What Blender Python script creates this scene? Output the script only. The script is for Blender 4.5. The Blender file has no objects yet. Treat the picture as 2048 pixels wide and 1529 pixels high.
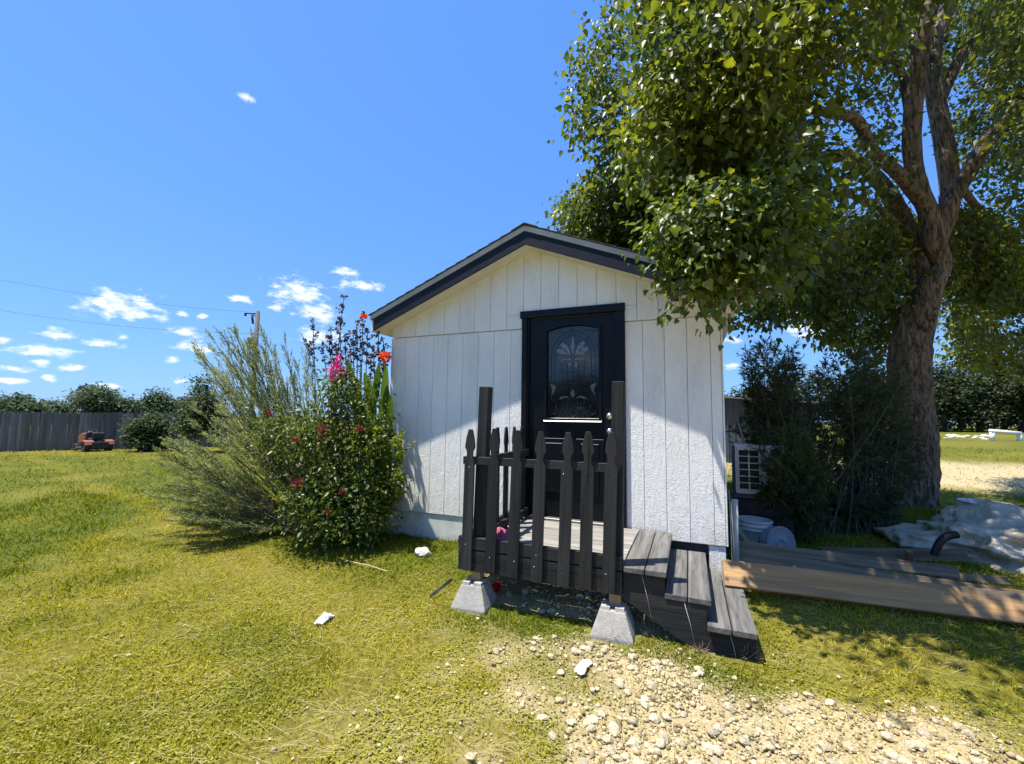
import bpy, bmesh, math, random
import numpy as np
from mathutils import Matrix, Vector
random.seed(7); rng = np.random.default_rng(7)
scene = bpy.context.scene
C = scene.collection
# ------------------------------------------------------------------ camera
CAM = np.array([3.414, -4.353, 1.408]); YAW, PITCH, ROLL = map(math.radians, (22.36, 4.832, 0.739)); FPX = 859.4
fw = np.array([-math.sin(YAW)*math.cos(PITCH), math.cos(YAW)*math.cos(PITCH), math.sin(PITCH)])
rt0 = np.array([math.cos(YAW), math.sin(YAW), 0.0]); up0 = np.cross(rt0, fw)
rt = math.cos(ROLL)*rt0 + math.sin(ROLL)*up0; up = -math.sin(ROLL)*rt0 + math.cos(ROLL)*up0
cd = bpy.data.cameras.new('camera'); cam = bpy.data.objects.new('camera', cd); C.objects.link(cam)
cd.sensor_width = 36; cd.lens = FPX/2048*36; cd.clip_start = .05; cd.clip_end = 3000
cam.matrix_world = Matrix(((rt[0], up[0], -fw[0], CAM[0]), (rt[1], up[1], -fw[1], CAM[1]), (rt[2], up[2], -fw[2], CAM[2]), (0, 0, 0, 1)))
scene.camera = cam
def ray(x, y): return rt*(x-1024)/FPX - up*(y-764.5)/FPX + fw
def at(x, y, D): return CAM + ray(x, y)*D
def onY(x, y, Y=0):
    d = ray(x, y); return CAM + d*(Y-CAM[1])/d[1]
def onZ(x, y, Z=0):
    d = ray(x, y); return CAM + d*(Z-CAM[2])/d[2]
# ------------------------------------------------------------------ sun, sky, exposure
SUN = Vector((.38, .24, -1.375)).normalized()
sl = bpy.data.lights.new('sun', 'SUN'); sl.energy = 4.8; sl.angle = math.radians(.53); sl.color = (1, .95, .86)
so = bpy.data.objects.new('sun', sl); C.objects.link(so); so.rotation_euler = SUN.to_track_quat('-Z', 'Y').to_euler()
so.location = (0, 0, 30)
vs = scene.view_settings; vs.view_transform = 'Standard'; vs.look = 'None'; vs.exposure = .95; vs.gamma = 1; vs.use_curve_mapping = False
w = bpy.data.worlds.new('World'); scene.world = w; w.use_nodes = True
nt = w.node_tree; nt.nodes.clear(); N = nt.nodes; LK = nt.links.new
def wn(t, **k):
    n = N.new(t)
    for a, b in k.items(): setattr(n, a, b)
    return n
wo = wn('ShaderNodeOutputWorld'); bg = wn('ShaderNodeBackground'); bg.inputs[1].default_value = .13; LK(bg.outputs[0], wo.inputs[0])
sky = wn('ShaderNodeTexSky', sky_type='NISHITA', sun_disc=False, sun_elevation=math.radians(71.9), sun_rotation=math.atan2(-.38, -.24))
sky.air_density = 1.0; sky.dust_density = .4; sky.ozone_density = 2.0
tc = wn('ShaderNodeTexCoord'); sx = wn('ShaderNodeSeparateXYZ'); LK(tc.outputs['Generated'], sx.inputs[0])
def mth(op, a, b=None):
    n = wn('ShaderNodeMath', operation=op)
    for i, v in enumerate((a, b)):
        if v is None: continue
        if isinstance(v, (int, float)): n.inputs[i].default_value = v
        else: LK(v, n.inputs[i])
    return n.outputs[0]
# clear deep-blue air: every channel of the sky softly compressed, the same way in all directions
ss = wn('ShaderNodeSeparateColor'); LK(sky.outputs[0], ss.inputs[0]); sc3 = wn('ShaderNodeCombineColor')
for i_, (g_, a_) in enumerate(((.62, .525), (.50, 1.09), (.30, 2.70))): LK(mth('MULTIPLY', mth('POWER', ss.outputs[i_], g_), a_), sc3.inputs[i_])
az = mth('ARCTAN2', sx.outputs[0], sx.outputs[1]); el = mth('ARCSINE', sx.outputs[2])
cb = wn('ShaderNodeCombineXYZ'); LK(az, cb.inputs[0]); LK(el, cb.inputs[1])
nz = wn('ShaderNodeTexNoise'); nz.inputs['Scale'].default_value = 34; nz.inputs['Detail'].default_value = 8; nz.inputs['Roughness'].default_value = .62
mp = wn('ShaderNodeMapping'); mp.inputs['Scale'].default_value = (1, 2.0, 1); LK(cb.outputs[0], mp.inputs[0]); LK(mp.outputs[0], nz.inputs['Vector'])
clouds = [(245, 612, 74, 30), (205, 606, 30, 16), (285, 628, 40, 12), (598, 584, 55, 26), (635, 626, 42, 20), (640, 672, 46, 18), (725, 573, 40, 13), (690, 546, 28, 9),
          (482, 599, 26, 8), (372, 664, 44, 9), (118, 669, 42, 11), (200, 687, 42, 8), (85, 702, 70, 14), (145, 737, 30, 7), (35, 739, 30, 7), (85, 725, 24, 6), (20, 762, 36, 6),
          (490, 196, 16, 10), (405, 634, 12, 6), (365, 629, 12, 5), (245, 675, 14, 5), (100, 757, 14, 5), (360, 762, 16, 5), (345, 718, 14, 5), (1590, 610, 60, 22), (1620, 662, 50, 18), (1465, 680, 22, 8), (1463, 731, 16, 7), (8, 682, 16, 7), (210, 773, 34, 6), (395, 696, 40, 12), (550, 617, 18, 6)]
cl = []
for x, y, a, b in clouds:
    d = ray(x, y); d = d/np.linalg.norm(d); d2 = ray(x+a, y); d2 /= np.linalg.norm(d2); d3 = ray(x, y+b); d3 /= np.linalg.norm(d3)
    cl.append((math.atan2(d[0], d[1]), math.asin(d[2]), max(.008, math.atan2(d2[0], d2[1])-math.atan2(d[0], d[1])), max(.006, math.asin(d[2])-math.asin(d3[2]))))
fa0, fa1 = math.atan2(ray(0, 700)[0], ray(0, 700)[1]), math.atan2(ray(2048, 700)[0], ray(2048, 700)[1])
for i in range(26):          # the same small fair-weather clouds go on all round the horizon
    a = random.uniform(fa1+.05, fa0+2*math.pi-.05)
    if a > math.pi: a -= 2*math.pi
    e = random.uniform(.04, .3); s = random.uniform(.02, .07)*(1+e)
    cl.append((a, e, s, s*.32))
acc = None
for a, e, wa, we in cl:
    v = wn('ShaderNodeVectorMath', operation='MULTIPLY_ADD'); LK(cb.outputs[0], v.inputs[0]); v.inputs[1].default_value = (1/wa, 1/we, 0); v.inputs[2].default_value = (-a/wa, -e/we, 0)
    ln = wn('ShaderNodeVectorMath', operation='LENGTH'); LK(v.outputs[0], ln.inputs[0])
    acc = ln.outputs['Value'] if acc is None else mth('MINIMUM', acc, ln.outputs['Value'])
body = mth('SUBTRACT', 1.4, acc)
dens = mth('ADD', body, mth('MULTIPLY', mth('SUBTRACT', nz.outputs['Fac'], .53), 4.2))
mr = wn('ShaderNodeMapRange', interpolation_type='SMOOTHSTEP'); LK(dens, mr.inputs['Value']); mr.inputs['From Min'].default_value = .05; mr.inputs['From Max'].default_value = 1.5; mr.inputs['To Max'].default_value = .9
lim = wn('ShaderNodeMapRange', interpolation_type='SMOOTHSTEP'); LK(acc, lim.inputs['Value']); lim.inputs['From Min'].default_value = 2.0; lim.inputs['From Max'].default_value = 1.2
cf = mth('MULTIPLY', mr.outputs[0], lim.outputs[0])
mx = wn('ShaderNodeMix', data_type='RGBA'); LK(cf, mx.inputs[0]); LK(sc3.outputs[0], mx.inputs[6]); mx.inputs[7].default_value = (5.3, 5.4, 5.5, 1); LK(mx.outputs[2], bg.inputs[0])
scene.render.engine = 'CYCLES'
scene.cycles.max_bounces = 8; scene.cycles.transparent_max_bounces = 12

# ------------------------------------------------------------------ helpers: materials
def mat(name, col, col2=None, scale=8, stretch=(1, 1, 1), rough=.8, bump=0, bscale=None, bdist=.01, detail=6, lo=.35, hi=.65, spec=.4, metal=0, dist=0, col3=None, s3=2.0, coord='Object', tint=None):
    m = bpy.data.materials.new(name); m.use_nodes = True; t = m.node_tree; b = t.nodes['Principled BSDF']; L = t.links.new
    b.inputs['Roughness'].default_value = rough; b.inputs['Specular IOR Level'].default_value = spec; b.inputs['Metallic'].default_value = metal
    b.inputs['Base Color'].default_value = (*col, 1)
    if col2 is None and not bump and tint is None: return m
    co = t.nodes.new('ShaderNodeTexCoord'); mp_ = t.nodes.new('ShaderNodeMapping'); mp_.inputs['Scale'].default_value = stretch; L(co.outputs[coord], mp_.inputs[0])
    # shift the pattern from object to object
    oi = t.nodes.new('ShaderNodeObjectInfo'); ml = t.nodes.new('ShaderNodeMath'); ml.operation = 'MULTIPLY'; ml.inputs[1].default_value = 37; L(oi.outputs['Random'], ml.inputs[0]); L(ml.outputs[0], mp_.inputs['Location'])
    def noise(s, d=detail):
        n = t.nodes.new('ShaderNodeTexNoise'); n.inputs['Scale'].default_value = s; n.inputs['Detail'].default_value = d; n.inputs['Roughness'].default_value = .6; n.inputs['Distortion'].default_value = dist; L(mp_.outputs[0], n.inputs['Vector']); return n.outputs['Fac']
    if col2 is not None:
        r = t.nodes.new('ShaderNodeMapRange'); r.inputs['From Min'].default_value = lo; r.inputs['From Max'].default_value = hi; L(noise(scale), r.inputs['Value'])
        mx_ = t.nodes.new('ShaderNodeMix'); mx_.data_type = 'RGBA'; mx_.inputs[6].default_value = (*col, 1); mx_.inputs[7].default_value = (*col2, 1); L(r.outputs[0], mx_.inputs[0]); out = mx_.outputs[2]
        if col3 is not None:
            r3 = t.nodes.new('ShaderNodeMapRange'); r3.inputs['From Min'].default_value = .45; r3.inputs['From Max'].default_value = .7; L(noise(s3), r3.inputs['Value'])
            m3 = t.nodes.new('ShaderNodeMix'); m3.data_type = 'RGBA'; L(out, m3.inputs[6]); m3.inputs[7].default_value = (*col3, 1); L(r3.outputs[0], m3.inputs[0]); out = m3.outputs[2]
        if tint:   # each piece a little lighter or darker than the next
            hv = t.nodes.new('ShaderNodeHueSaturation'); L(out, hv.inputs['Color']); tr = t.nodes.new('ShaderNodeMapRange'); tr.inputs['To Min'].default_value = 1-tint; tr.inputs['To Max'].default_value = 1+tint; L(oi.outputs['Random'], tr.inputs['Value']); L(tr.outputs[0], hv.inputs['Value']); out = hv.outputs[0]
        L(out, b.inputs['Base Color'])
    if bump:
        bp = t.nodes.new('ShaderNodeBump'); bp.inputs['Strength'].default_value = bump; bp.inputs['Distance'].default_value = bdist; L(noise(bscale or scale*3), bp.inputs['Height']); L(bp.outputs[0], b.inputs['Normal'])
    return m
def wood(name, c1, c2, axis=0, rough=.85, bump=.6, col3=None, tint=.12, sc=1.0, bdist=.004):
    st = [38*sc, 38*sc, 38*sc]; st[axis] = 2.2*sc
    return mat(name, c1, c2, scale=1.0, stretch=st, rough=rough, bump=bump, bscale=1.6, bdist=bdist, lo=.3, hi=.7, dist=.6, col3=col3, s3=.35, tint=tint, spec=.3)
def leafmat(name, c1, c2, trans=.35, rough=.45, spec=.4):
    m = bpy.data.materials.new(name); m.use_nodes = True; t = m.node_tree; b = t.nodes['Principled BSDF']; L = t.links.new
    at_ = t.nodes.new('ShaderNodeAttribute'); at_.attribute_name = 'tint'
    rp = t.nodes.new('ShaderNodeMix'); rp.data_type = 'RGBA'; L(at_.outputs['Fac'], rp.inputs[0]); rp.inputs[6].default_value = (*c1, 1); rp.inputs[7].default_value = (*c2, 1)
    L(rp.outputs[2], b.inputs['Base Color']); b.inputs['Roughness'].default_value = rough; b.inputs['Specular IOR Level'].default_value = spec
    tr = t.nodes.new('ShaderNodeBsdfTranslucent'); hv = t.nodes.new('ShaderNodeHueSaturation'); hv.inputs['Saturation'].default_value = 1.1; hv.inputs['Value'].default_value = 1.7; hv.inputs['Hue'].default_value = .485; L(rp.outputs[2], hv.inputs['Color']); L(hv.outputs[0], tr.inputs['Color'])
    ms = t.nodes.new('ShaderNodeMixShader'); ms.inputs[0].default_value = trans; L(b.outputs[0], ms.inputs[1]); L(tr.outputs[0], ms.inputs[2]); L(ms.outputs[0], t.nodes['Material Output'].inputs[0])
    return m
# ------------------------------------------------------------------ helpers: objects
def tag(o, label, cat=None, group=None, kind=None):
    if label: o['label'] = label
    if cat: o['category'] = cat
    if group: o['group'] = group
    if kind: o['kind'] = kind
    return o
def thing(name, label, cat, loc=(0, 0, 0), group=None):
    o = bpy.data.objects.new(name, None); C.objects.link(o); o.location = [float(v) for v in loc]; o.empty_display_size = .1
    return tag(o, label, cat, group)
def wloc(o):
    v = Vector(o.location)
    while o.parent: o = o.parent; v = v if o.type != 'EMPTY' else v
    return v
ROOT = {}
def put(name, me, m, parent=None, loc=(0, 0, 0), rot=None):
    """link a mesh; its coordinates are world coordinates (plus loc), whatever its parent"""
    o = bpy.data.objects.new(name, me); C.objects.link(o)
    if m is not None and not me.materials: me.materials.append(m)
    o.location = [float(v) for v in loc]
    if rot is not None: o.rotation_euler = rot
    if parent is not None:
        o.parent = parent
        M = ROOT.get(parent.name, Matrix.Translation(Vector(parent.location)))
        bas = Matrix.LocRotScale(Vector(o.location), o.rotation_euler, None)
        ROOT[o.name] = bas; o.matrix_parent_inverse = M.inverted()
    else:
        ROOT[o.name] = Matrix.LocRotScale(Vector(o.location), o.rotation_euler, None)
    return o
def pydata(name, v, f, smooth=False):
    me = bpy.data.meshes.new(name); me.from_pydata([tuple(map(float, p)) for p in v], [], f); me.update()
    if smooth: me.polygons.foreach_set('use_smooth', [True]*len(me.polygons))
    return me
def bmmesh(bm, name='m', smooth=False):
    me = bpy.data.meshes.new(name); bm.normal_update(); bm.to_mesh(me); bm.free()
    if smooth: me.polygons.foreach_set('use_smooth', [True]*len(me.polygons))
    return me
def box(x0, x1, y0, y1, z0, z1, bev=.003, jit=0):
    bm = bmesh.new(); bmesh.ops.create_cube(bm, size=1)
    for v in bm.verts:
        v.co = ((x0+x1)/2+v.co.x*(x1-x0), (y0+y1)/2+v.co.y*(y1-y0), (z0+z1)/2+v.co.z*(z1-z0))
        if jit: v.co += Vector((random.uniform(-jit, jit), random.uniform(-jit, jit), random.uniform(-jit, jit)))
    if bev: bmesh.ops.bevel(bm, geom=bm.edges[:], offset=bev, segments=1, affect='EDGES', profile=.5)
    return bmmesh(bm)
def prism(poly, y0, y1, bev=0, axis='y'):
    """polygon in the xz plane (or xy when axis='z', yz when axis='x') pushed from y0 to y1"""
    P = lambda a, b, c: {'y': (a, c, b), 'z': (a, b, c), 'x': (c, a, b)}[axis]
    n = len(poly); v = [P(a, b, y0) for a, b in poly]+[P(a, b, y1) for a, b in poly]
    f = [list(range(n)), list(range(2*n-1, n-1, -1))]+[[(i+1) % n, i, n+i, n+(i+1) % n] for i in range(n)]
    bm = bmesh.new(); vs_ = [bm.verts.new(p) for p in v]
    for q in f: bm.faces.new([vs_[i] for i in q])
    bmesh.ops.recalc_face_normals(bm, faces=bm.faces[:])
    if bev: bmesh.ops.bevel(bm, geom=bm.edges[:], offset=bev, segments=1, affect='EDGES', profile=.5)
    return bmmesh(bm)
def tube_vf(pts, rad, sides=8, v=None, f=None, cap=True, wob=0):
    v = [] if v is None else v; f = [] if f is None else f
    pts = [Vector(map(float, p)) for p in pts]; n = len(pts); base = len(v); ref = None
    for i, p in enumerate(pts):
        t = (pts[min(i+1, n-1)]-pts[max(i-1, 0)]).normalized()
        if ref is None: ref = t.orthogonal().normalized()
        ref = (ref-t*ref.dot(t)).normalized(); b = t.cross(ref); r = rad[i] if hasattr(rad, '__len__') else rad
        for k in range(sides):
            a = 2*math.pi*k/sides; rr = r*(1+(random.uniform(-wob, wob) if wob else 0)); v.append(p+(ref*math.cos(a)+b*math.sin(a))*rr)
    for i in range(n-1):
        for k in range(sides): f.append((base+i*sides+k, base+i*sides+(k+1) % sides, base+(i+1)*sides+(k+1) % sides, base+(i+1)*sides+k))
    if cap: f.append(tuple(base+k for k in range(sides-1, -1, -1))); f.append(tuple(base+(n-1)*sides+k for k in range(sides)))
    return v, f
def tube(pts, rad, sides=8, smooth=True, wob=0): return pydata('tube', *tube_vf(pts, rad, sides, wob=wob), smooth)
def lathe(prof, cx=0, cy=0, cz=0, n=28, smooth=True):
    v = []; f = []; m = len(prof)
    for k in range(n):
        a = 2*math.pi*k/n
        for r, z in prof: v.append((cx+r*math.cos(a), cy+r*math.sin(a), cz+z))
    for k in range(n):
        for i in range(m-1): f.append((k*m+i, ((k+1) % n)*m+i, ((k+1) % n)*m+i+1, k*m+i+1))
    return pydata('lathe', v, f, smooth)
def fastmesh(name, V, faces_idx, ftot, tint=None, smooth=False):
    """V (n,3); faces_idx flat loop indices; ftot loop count per face (int or array)"""
    me = bpy.data.meshes.new(name); V = np.ascontiguousarray(V, dtype=np.float32); fi = np.ascontiguousarray(faces_idx, dtype=np.int32).ravel()
    nf = len(fi)//ftot; me.vertices.add(len(V)); me.vertices.foreach_set('co', V.ravel()); me.loops.add(len(fi)); me.loops.foreach_set('vertex_index', fi)
    me.polygons.add(nf); me.polygons.foreach_set('loop_start', np.arange(nf, dtype=np.int32)*ftot); me.polygons.foreach_set('loop_total', np.full(nf, ftot, dtype=np.int32))
    if tint is not None:
        a = me.attributes.new('tint', 'FLOAT', 'POINT'); a.data.foreach_set('value', np.ascontiguousarray(tint, dtype=np.float32))
    me.update(calc_edges=True)
    if smooth: me.polygons.foreach_set('use_smooth', np.ones(nf, dtype=bool))
    return me
def unit(a): return a/np.maximum(np.linalg.norm(a, axis=-1, keepdims=True), 1e-9)
SH = {'heart': (np.array([(0, .04), (-.36, .02), (-.50, .36), (-.22, .80), (0, 1.16), (.22, .80), (.50, .36), (.36, .02)]), [(0, 4, 3, 2, 1), (0, 7, 6, 5, 4)]),
      'oval': (np.array([(0, 0), (-.26, .32), (-.22, .7), (0, 1.0), (.22, .7), (.26, .32)]), [(0, 3, 2, 1), (0, 5, 4, 3)]),
      'lance': (np.array([(0, 0), (-.085, .4), (0, 1.0), (.085, .4)]), [(0, 3, 2, 1)]),
      'card': (np.array([(0, 0), (-.5, .45), (0, 1.0), (.5, .45)]), [(0, 3, 2, 1)])}
def leaves(name, P, D, Nn, size, shape, tint, fold=.25, curl=.15):
    sh, fc = SH[shape]; n = len(P); k = len(sh); D = unit(D); S = unit(np.cross(D, Nn)); Z = np.cross(S, D); size = np.asarray(size).reshape(-1, 1, 1)
    a = sh[None, :, 0:1]; b = sh[None, :, 1:2]
    V = P[:, None, :]+size*(a*S[:, None, :]+b*D[:, None, :]+(np.abs(a)*fold*2-b*b*curl)*Z[:, None, :])
    idx = (np.array(fc)[None]+(np.arange(n)*k)[:, None, None])
    return fastmesh(name, V.reshape(-1, 3), idx, len(fc[0]), np.repeat(tint, k))
def randdir(n): return unit(rng.normal(size=(n, 3)))
def sticks(name, A, B, r0, r1, sides=4):
    """many thin tapered twigs in one mesh"""
    n = len(A); t = unit(B-A); ref = unit(np.cross(t, np.where(np.abs(t[:, 2:3]) < .9, np.array([[0, 0, 1.]]), np.array([[1., 0, 0]])))); b = np.cross(t, ref); ang = np.arange(sides)*2*math.pi/sides
    ring = (np.cos(ang)[None, :, None]*ref[:, None]+np.sin(ang)[None, :, None]*b[:, None])
    r0 = np.broadcast_to(np.asarray(r0, float), (n,)).reshape(-1, 1, 1); r1 = np.broadcast_to(np.asarray(r1, float), (n,)).reshape(-1, 1, 1)
    V = np.concatenate([A[:, None]+ring*r0, B[:, None]+ring*r1], 1)
    q = np.array([(k, (k+1) % sides, sides+(k+1) % sides, sides+k) for k in range(sides)])
    return fastmesh(name, V.reshape(-1, 3), q[None]+(np.arange(n)*2*sides)[:, None, None], 4)
_pt = rng.random((64, 64, 64)).astype(np.float32)
def vnoise(p, s=1.0):
    p = np.asarray(p, float)*s+100; i = np.floor(p).astype(int); t = p-i; t = t*t*(3-2*t); r = 0
    for a in (0, 1):
        for b in (0, 1):
            for c in (0, 1):
                wgt = (t[..., 0] if a else 1-t[..., 0])*(t[..., 1] if b else 1-t[..., 1])*(t[..., 2] if c else 1-t[..., 2])
                r = r+wgt*_pt[(i[..., 0]+a) & 63, (i[..., 1]+b) & 63, (i[..., 2]+c) & 63]
    return r
def n2(x, y, s, o=0.0): return vnoise(np.stack([x, y, np.full_like(x, o)], -1), s)
def sstep(a, b, x): t = np.clip((x-a)/(b-a), 0, 1); return t*t*(3-2*t)

# ------------------------------------------------------------------ the ground
def gz(x, y):
    x = np.asarray(x, float); y = np.asarray(y, float)
    z = .012-.125*sstep(-.25, -1.3, y)-.06*sstep(-1.4, -4.5, y)
    z = z-.017*np.clip(-1.5-x, 0, 30)*sstep(1.5, 3.5, -x)*.98
    z = z+.0165*np.clip(np.hypot(np.maximum(x-3, 0), y)-10, 0, 60)*sstep(3, 8, x)*sstep(5, 12, y)
    return z
def gzn(x, y): return gz(x, y)+.03*(n2(x, y, 1.3, 1)-.5)+.014*(n2(x, y, 5, 2)-.5)
def gravel(x, y):
    """0 lawn .. 1 bare gravel and dirt"""
    x = np.asarray(x, float); y = np.asarray(y, float); nn = n2(x, y, 1.1, 5)-.5; n3 = n2(x, y, 4, 6)-.5
    a = sstep(1.75, 3.15, x+nn*1.3+n3*.9+.2*(y+2.3))*sstep(-1.02, -1.62, y+n3*.5+nn*.3)*(1-.8*sstep(3.9, 5.0, x+nn*1.2+n3*.5)*sstep(-2.1, -1.5, y+n3*.4))*(.82+.36*n2(x, y, 8, 8))       # the patch in front of the steps
    b = .85*sstep(1.5, 1.85, x)*sstep(3.9, 3.5, x)*sstep(-1.10, -1.0, y)*sstep(.1, 0, y)                                          # under the porch
    rd = sstep(7.0, 8.8, y+nn*1.6-.06*(x-8))*sstep(15.5, 13.0, y+nn*2-.06*(x-8))*sstep(3.8, 5, x)                                    # the dirt drive behind the tree
    d = .5*sstep(1.4, 2.2, x+nn+.15*(y+2.4))*sstep(-1.9, -2.6, y)
    return np.clip(np.maximum(np.maximum(a, b), np.maximum(rd, d*.0+.45*d)), 0, 1)
def dry(x, y):
    x = np.asarray(x, float); y = np.asarray(y, float); nn = n2(x, y, .9, 9)*.6+n2(x, y, 2.7, 10)*.4
    near = sstep(-.4, -2.6, y)*sstep(-4, 1, x)
    trk = np.exp(-((y+1.55+.28*(x-.3)+.2*(n2(x, y, 1.2, 3)-.5))/.22)**2)*sstep(2.2, 1.2, x)*.5
    lush = np.exp(-((x-.3)/1.3)**2-((y+.45)/.5)**2)
    return np.clip(.10-.55*lush+.62*near+1.9*(nn-.5)+trk+.35*sstep(4, 9, x)+.6*sstep(3.5, 4.3, x)*sstep(2, .5, y)*sstep(-3.5, -1.5, y)+.55*sstep(-14, -17, x)*sstep(3.4, 5.6, y-.28*(x+20)), 0, 1)
def axis(lo, hi, a, b, s, g=1.13):
    xs = list(np.arange(a, b+1e-6, s)); d = s; v = xs[-1]
    while v < hi: d *= g; v += d; xs.append(v)
    d = s; v = xs[0]
    while v > lo: d *= g; v -= d; xs.insert(0, v)
    return np.array(xs)
gx = axis(-900, 900, -3.5, 8, .055); gy = axis(-900, 900, -5.5, 5, .055)
X, Y = np.meshgrid(gx, gy); near = np.exp(-((X-2)/30)**2-((Y)/30)**2)
Z = gzn(X, Y); far = np.hypot(X, Y); Z = np.where(far > 90, gz(X*90/np.maximum(far, 1), Y*90/np.maximum(far, 1)), Z)
Z = Z+gravel(X, Y)*.018*(n2(X, Y, 17, 4)-.5)+.012*(n2(X, Y, 23, 7)-.5)*near
nx, ny = len(gx), len(gy); ii = (np.arange(ny-1)[:, None]*nx+np.arange(nx-1)[None]).ravel()
gme = fastmesh('ground', np.stack([X, Y, Z], -1).reshape(-1, 3), np.stack([ii, ii+1, ii+nx+1, ii+nx], 1), 4, smooth=True)
for nm, arr in (('gravel', gravel(X, Y)), ('dry', dry(X, Y))):
    a = gme.attributes.new(nm, 'FLOAT', 'POINT'); a.data.foreach_set('value', arr.ravel().astype(np.float32))
def ground_mat():
    m = bpy.data.materials.new('ground'); m.use_nodes = True; t = m.node_tree; b = t.nodes['Principled BSDF']; L = t.links.new; b.inputs['Roughness'].default_value = .95; b.inputs['Specular IOR Level'].default_value = .15
    co = t.nodes.new('ShaderNodeTexCoord')
    def noise(s, d=7):
        n = t.nodes.new('ShaderNodeTexNoise'); n.inputs['Scale'].default_value = s; n.inputs['Detail'].default_value = d; n.inputs['Roughness'].default_value = .65; L(co.outputs['Object'], n.inputs['Vector']); return n.outputs['Fac']
    def mix(f, a, c):
        x = t.nodes.new('ShaderNodeMix'); x.data_type = 'RGBA'
        for i, v in ((0, f), (6, a), (7, c)):
            if isinstance(v, tuple): x.inputs[i].default_value = (*v, 1)
            else: L(v, x.inputs[i])
        return x.outputs[2]
    def ramp(v, lo, hi):
        r = t.nodes.new('ShaderNodeMapRange'); r.inputs['From Min'].default_value = lo; r.inputs['From Max'].default_value = hi; L(v, r.inputs['Value']); return r.outputs[0]
    def attr(n):
        a = t.nodes.new('ShaderNodeAttribute'); a.attribute_name = n; return a.outputs['Fac']
    f1 = noise(26); f2 = noise(3.0); f3 = noise(90, 4); f4 = noise(.35)
    green = mix(ramp(f1, .3, .7), (.030, .042, .005), (.11, .135, .011)); dryc = mix(ramp(f1, .3, .7), (.075, .062, .010), (.22, .19, .030))
    lawn = mix(attr('dry'), mix(ramp(f4, .35, .65), green, (.11, .115, .010)), dryc)
    dirt = mix(ramp(f3, .35, .65), mix(ramp(f2, .3, .7), (.21, .155, .075), (.37, .285, .145)), (.47, .385, .225))
    L(mix(attr('gravel'), lawn, dirt), b.inputs['Base Color'])
    bp = t.nodes.new('ShaderNodeBump'); bp.inputs['Strength'].default_value = .7; bp.inputs['Distance'].default_value = .02; L(f1, bp.inputs['Height']); L(bp.outputs[0], b.inputs['Normal']); return m
ground = put('ground', gme, ground_mat()); tag(ground, 'yellowing lawn and pale stony dirt around the shed', kind='structure')
# ------------------------------------------------------------------ the shed
def siding_mat():
    m = bpy.data.materials.new('white_siding'); m.use_nodes = True; t = m.node_tree; b = t.nodes['Principled BSDF']; L = t.links.new
    b.inputs['Roughness'].default_value = .62; b.inputs['Specular IOR Level'].default_value = .3
    co = t.nodes.new('ShaderNodeTexCoord'); oi = t.nodes.new('ShaderNodeObjectInfo'); ml = t.nodes.new('ShaderNodeMath'); ml.operation = 'MULTIPLY'; ml.inputs[1].default_value = 61; L(oi.outputs['Random'], ml.inputs[0])
    def noise(s, st, d=5, dist=0):
        mp_ = t.nodes.new('ShaderNodeMapping'); mp_.inputs['Scale'].default_value = st; L(co.outputs['Object'], mp_.inputs[0]); L(ml.outputs[0], mp_.inputs['Location'])
        n = t.nodes.new('ShaderNodeTexNoise'); n.inputs['Scale'].default_value = s; n.inputs['Detail'].default_value = d; n.inputs['Distortion'].default_value = dist; n.inputs['Roughness'].default_value = .55; L(mp_.outputs[0], n.inputs['Vector']); return n.outputs['Fac']
    a = noise(42, (1.15, 1, 2.3), 3, 1.2); c = noise(9, (1, 1, .35), 2, 2.5); d = noise(2.2, (1, 1, .5), 5)
    bp = t.nodes.new('ShaderNodeBump'); bp.inputs['Strength'].default_value = .9; bp.inputs['Distance'].default_value = .013; L(a, bp.inputs['Height'])
    b2 = t.nodes.new('ShaderNodeBump'); b2.inputs['Strength'].default_value = .6; b2.inputs['Distance'].default_value = .014; L(c, b2.inputs['Height']); L(bp.outputs[0], b2.inputs['Normal']); L(b2.outputs[0], b.inputs['Normal'])
    x = t.nodes.new('ShaderNodeMix'); x.data_type = 'RGBA'; r = t.nodes.new('ShaderNodeMapRange'); r.inputs['From Min'].default_value = .35; r.inputs['From Max'].default_value = .75; L(d, r.inputs['Value']); L(r.outputs[0], x.inputs[0])
    x.inputs[6].default_value = (.87, .855, .82, 1); x.inputs[7].default_value = (.82, .80, .755, 1)
    # rain-splashed dirt along the foot of the panels, faint streaks above
    sp = t.nodes.new('ShaderNodeSeparateXYZ'); L(co.outputs['Object'], sp.inputs[0]); dz = t.nodes.new('ShaderNodeMapRange'); dz.inputs['From Min'].default_value = .62; dz.inputs['From Max'].default_value = .28; L(sp.outputs[2], dz.inputs['Value'])
    e = noise(5, (3, 1, .5), 6); er = t.nodes.new('ShaderNodeMapRange'); er.inputs['From Min'].default_value = .42; er.inputs['From Max'].default_value = .75; er.inputs['To Min'].default_value = .03; er.inputs['To Max'].default_value = .55; L(e, er.inputs['Value'])
    mu = t.nodes.new('ShaderNodeMath'); mu.operation = 'MULTIPLY'; L(dz.outputs[0], mu.inputs[0]); L(er.outputs[0], mu.inputs[1]); y_ = t.nodes.new('ShaderNodeMix'); y_.data_type = 'RGBA'; L(mu.outputs[0], y_.inputs[0]); L(x.outputs[2], y_.inputs[6]); y_.inputs[7].default_value = (.50, .43, .32, 1)
    L(y_.outputs[2], b.inputs['Base Color'])
    vr = t.nodes.new('ShaderNodeMapRange'); vr.inputs['From Min'].default_value = .3; vr.inputs['From Max'].default_value = .7; vr.inputs['To Min'].default_value = .35; vr.inputs['To Max'].default_value = 1.0; L(noise(3.5, (1.6, 1, .5), 3), vr.inputs['Value']); L(vr.outputs[0], bp.inputs['Strength']); return m
SID = siding_mat()
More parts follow.
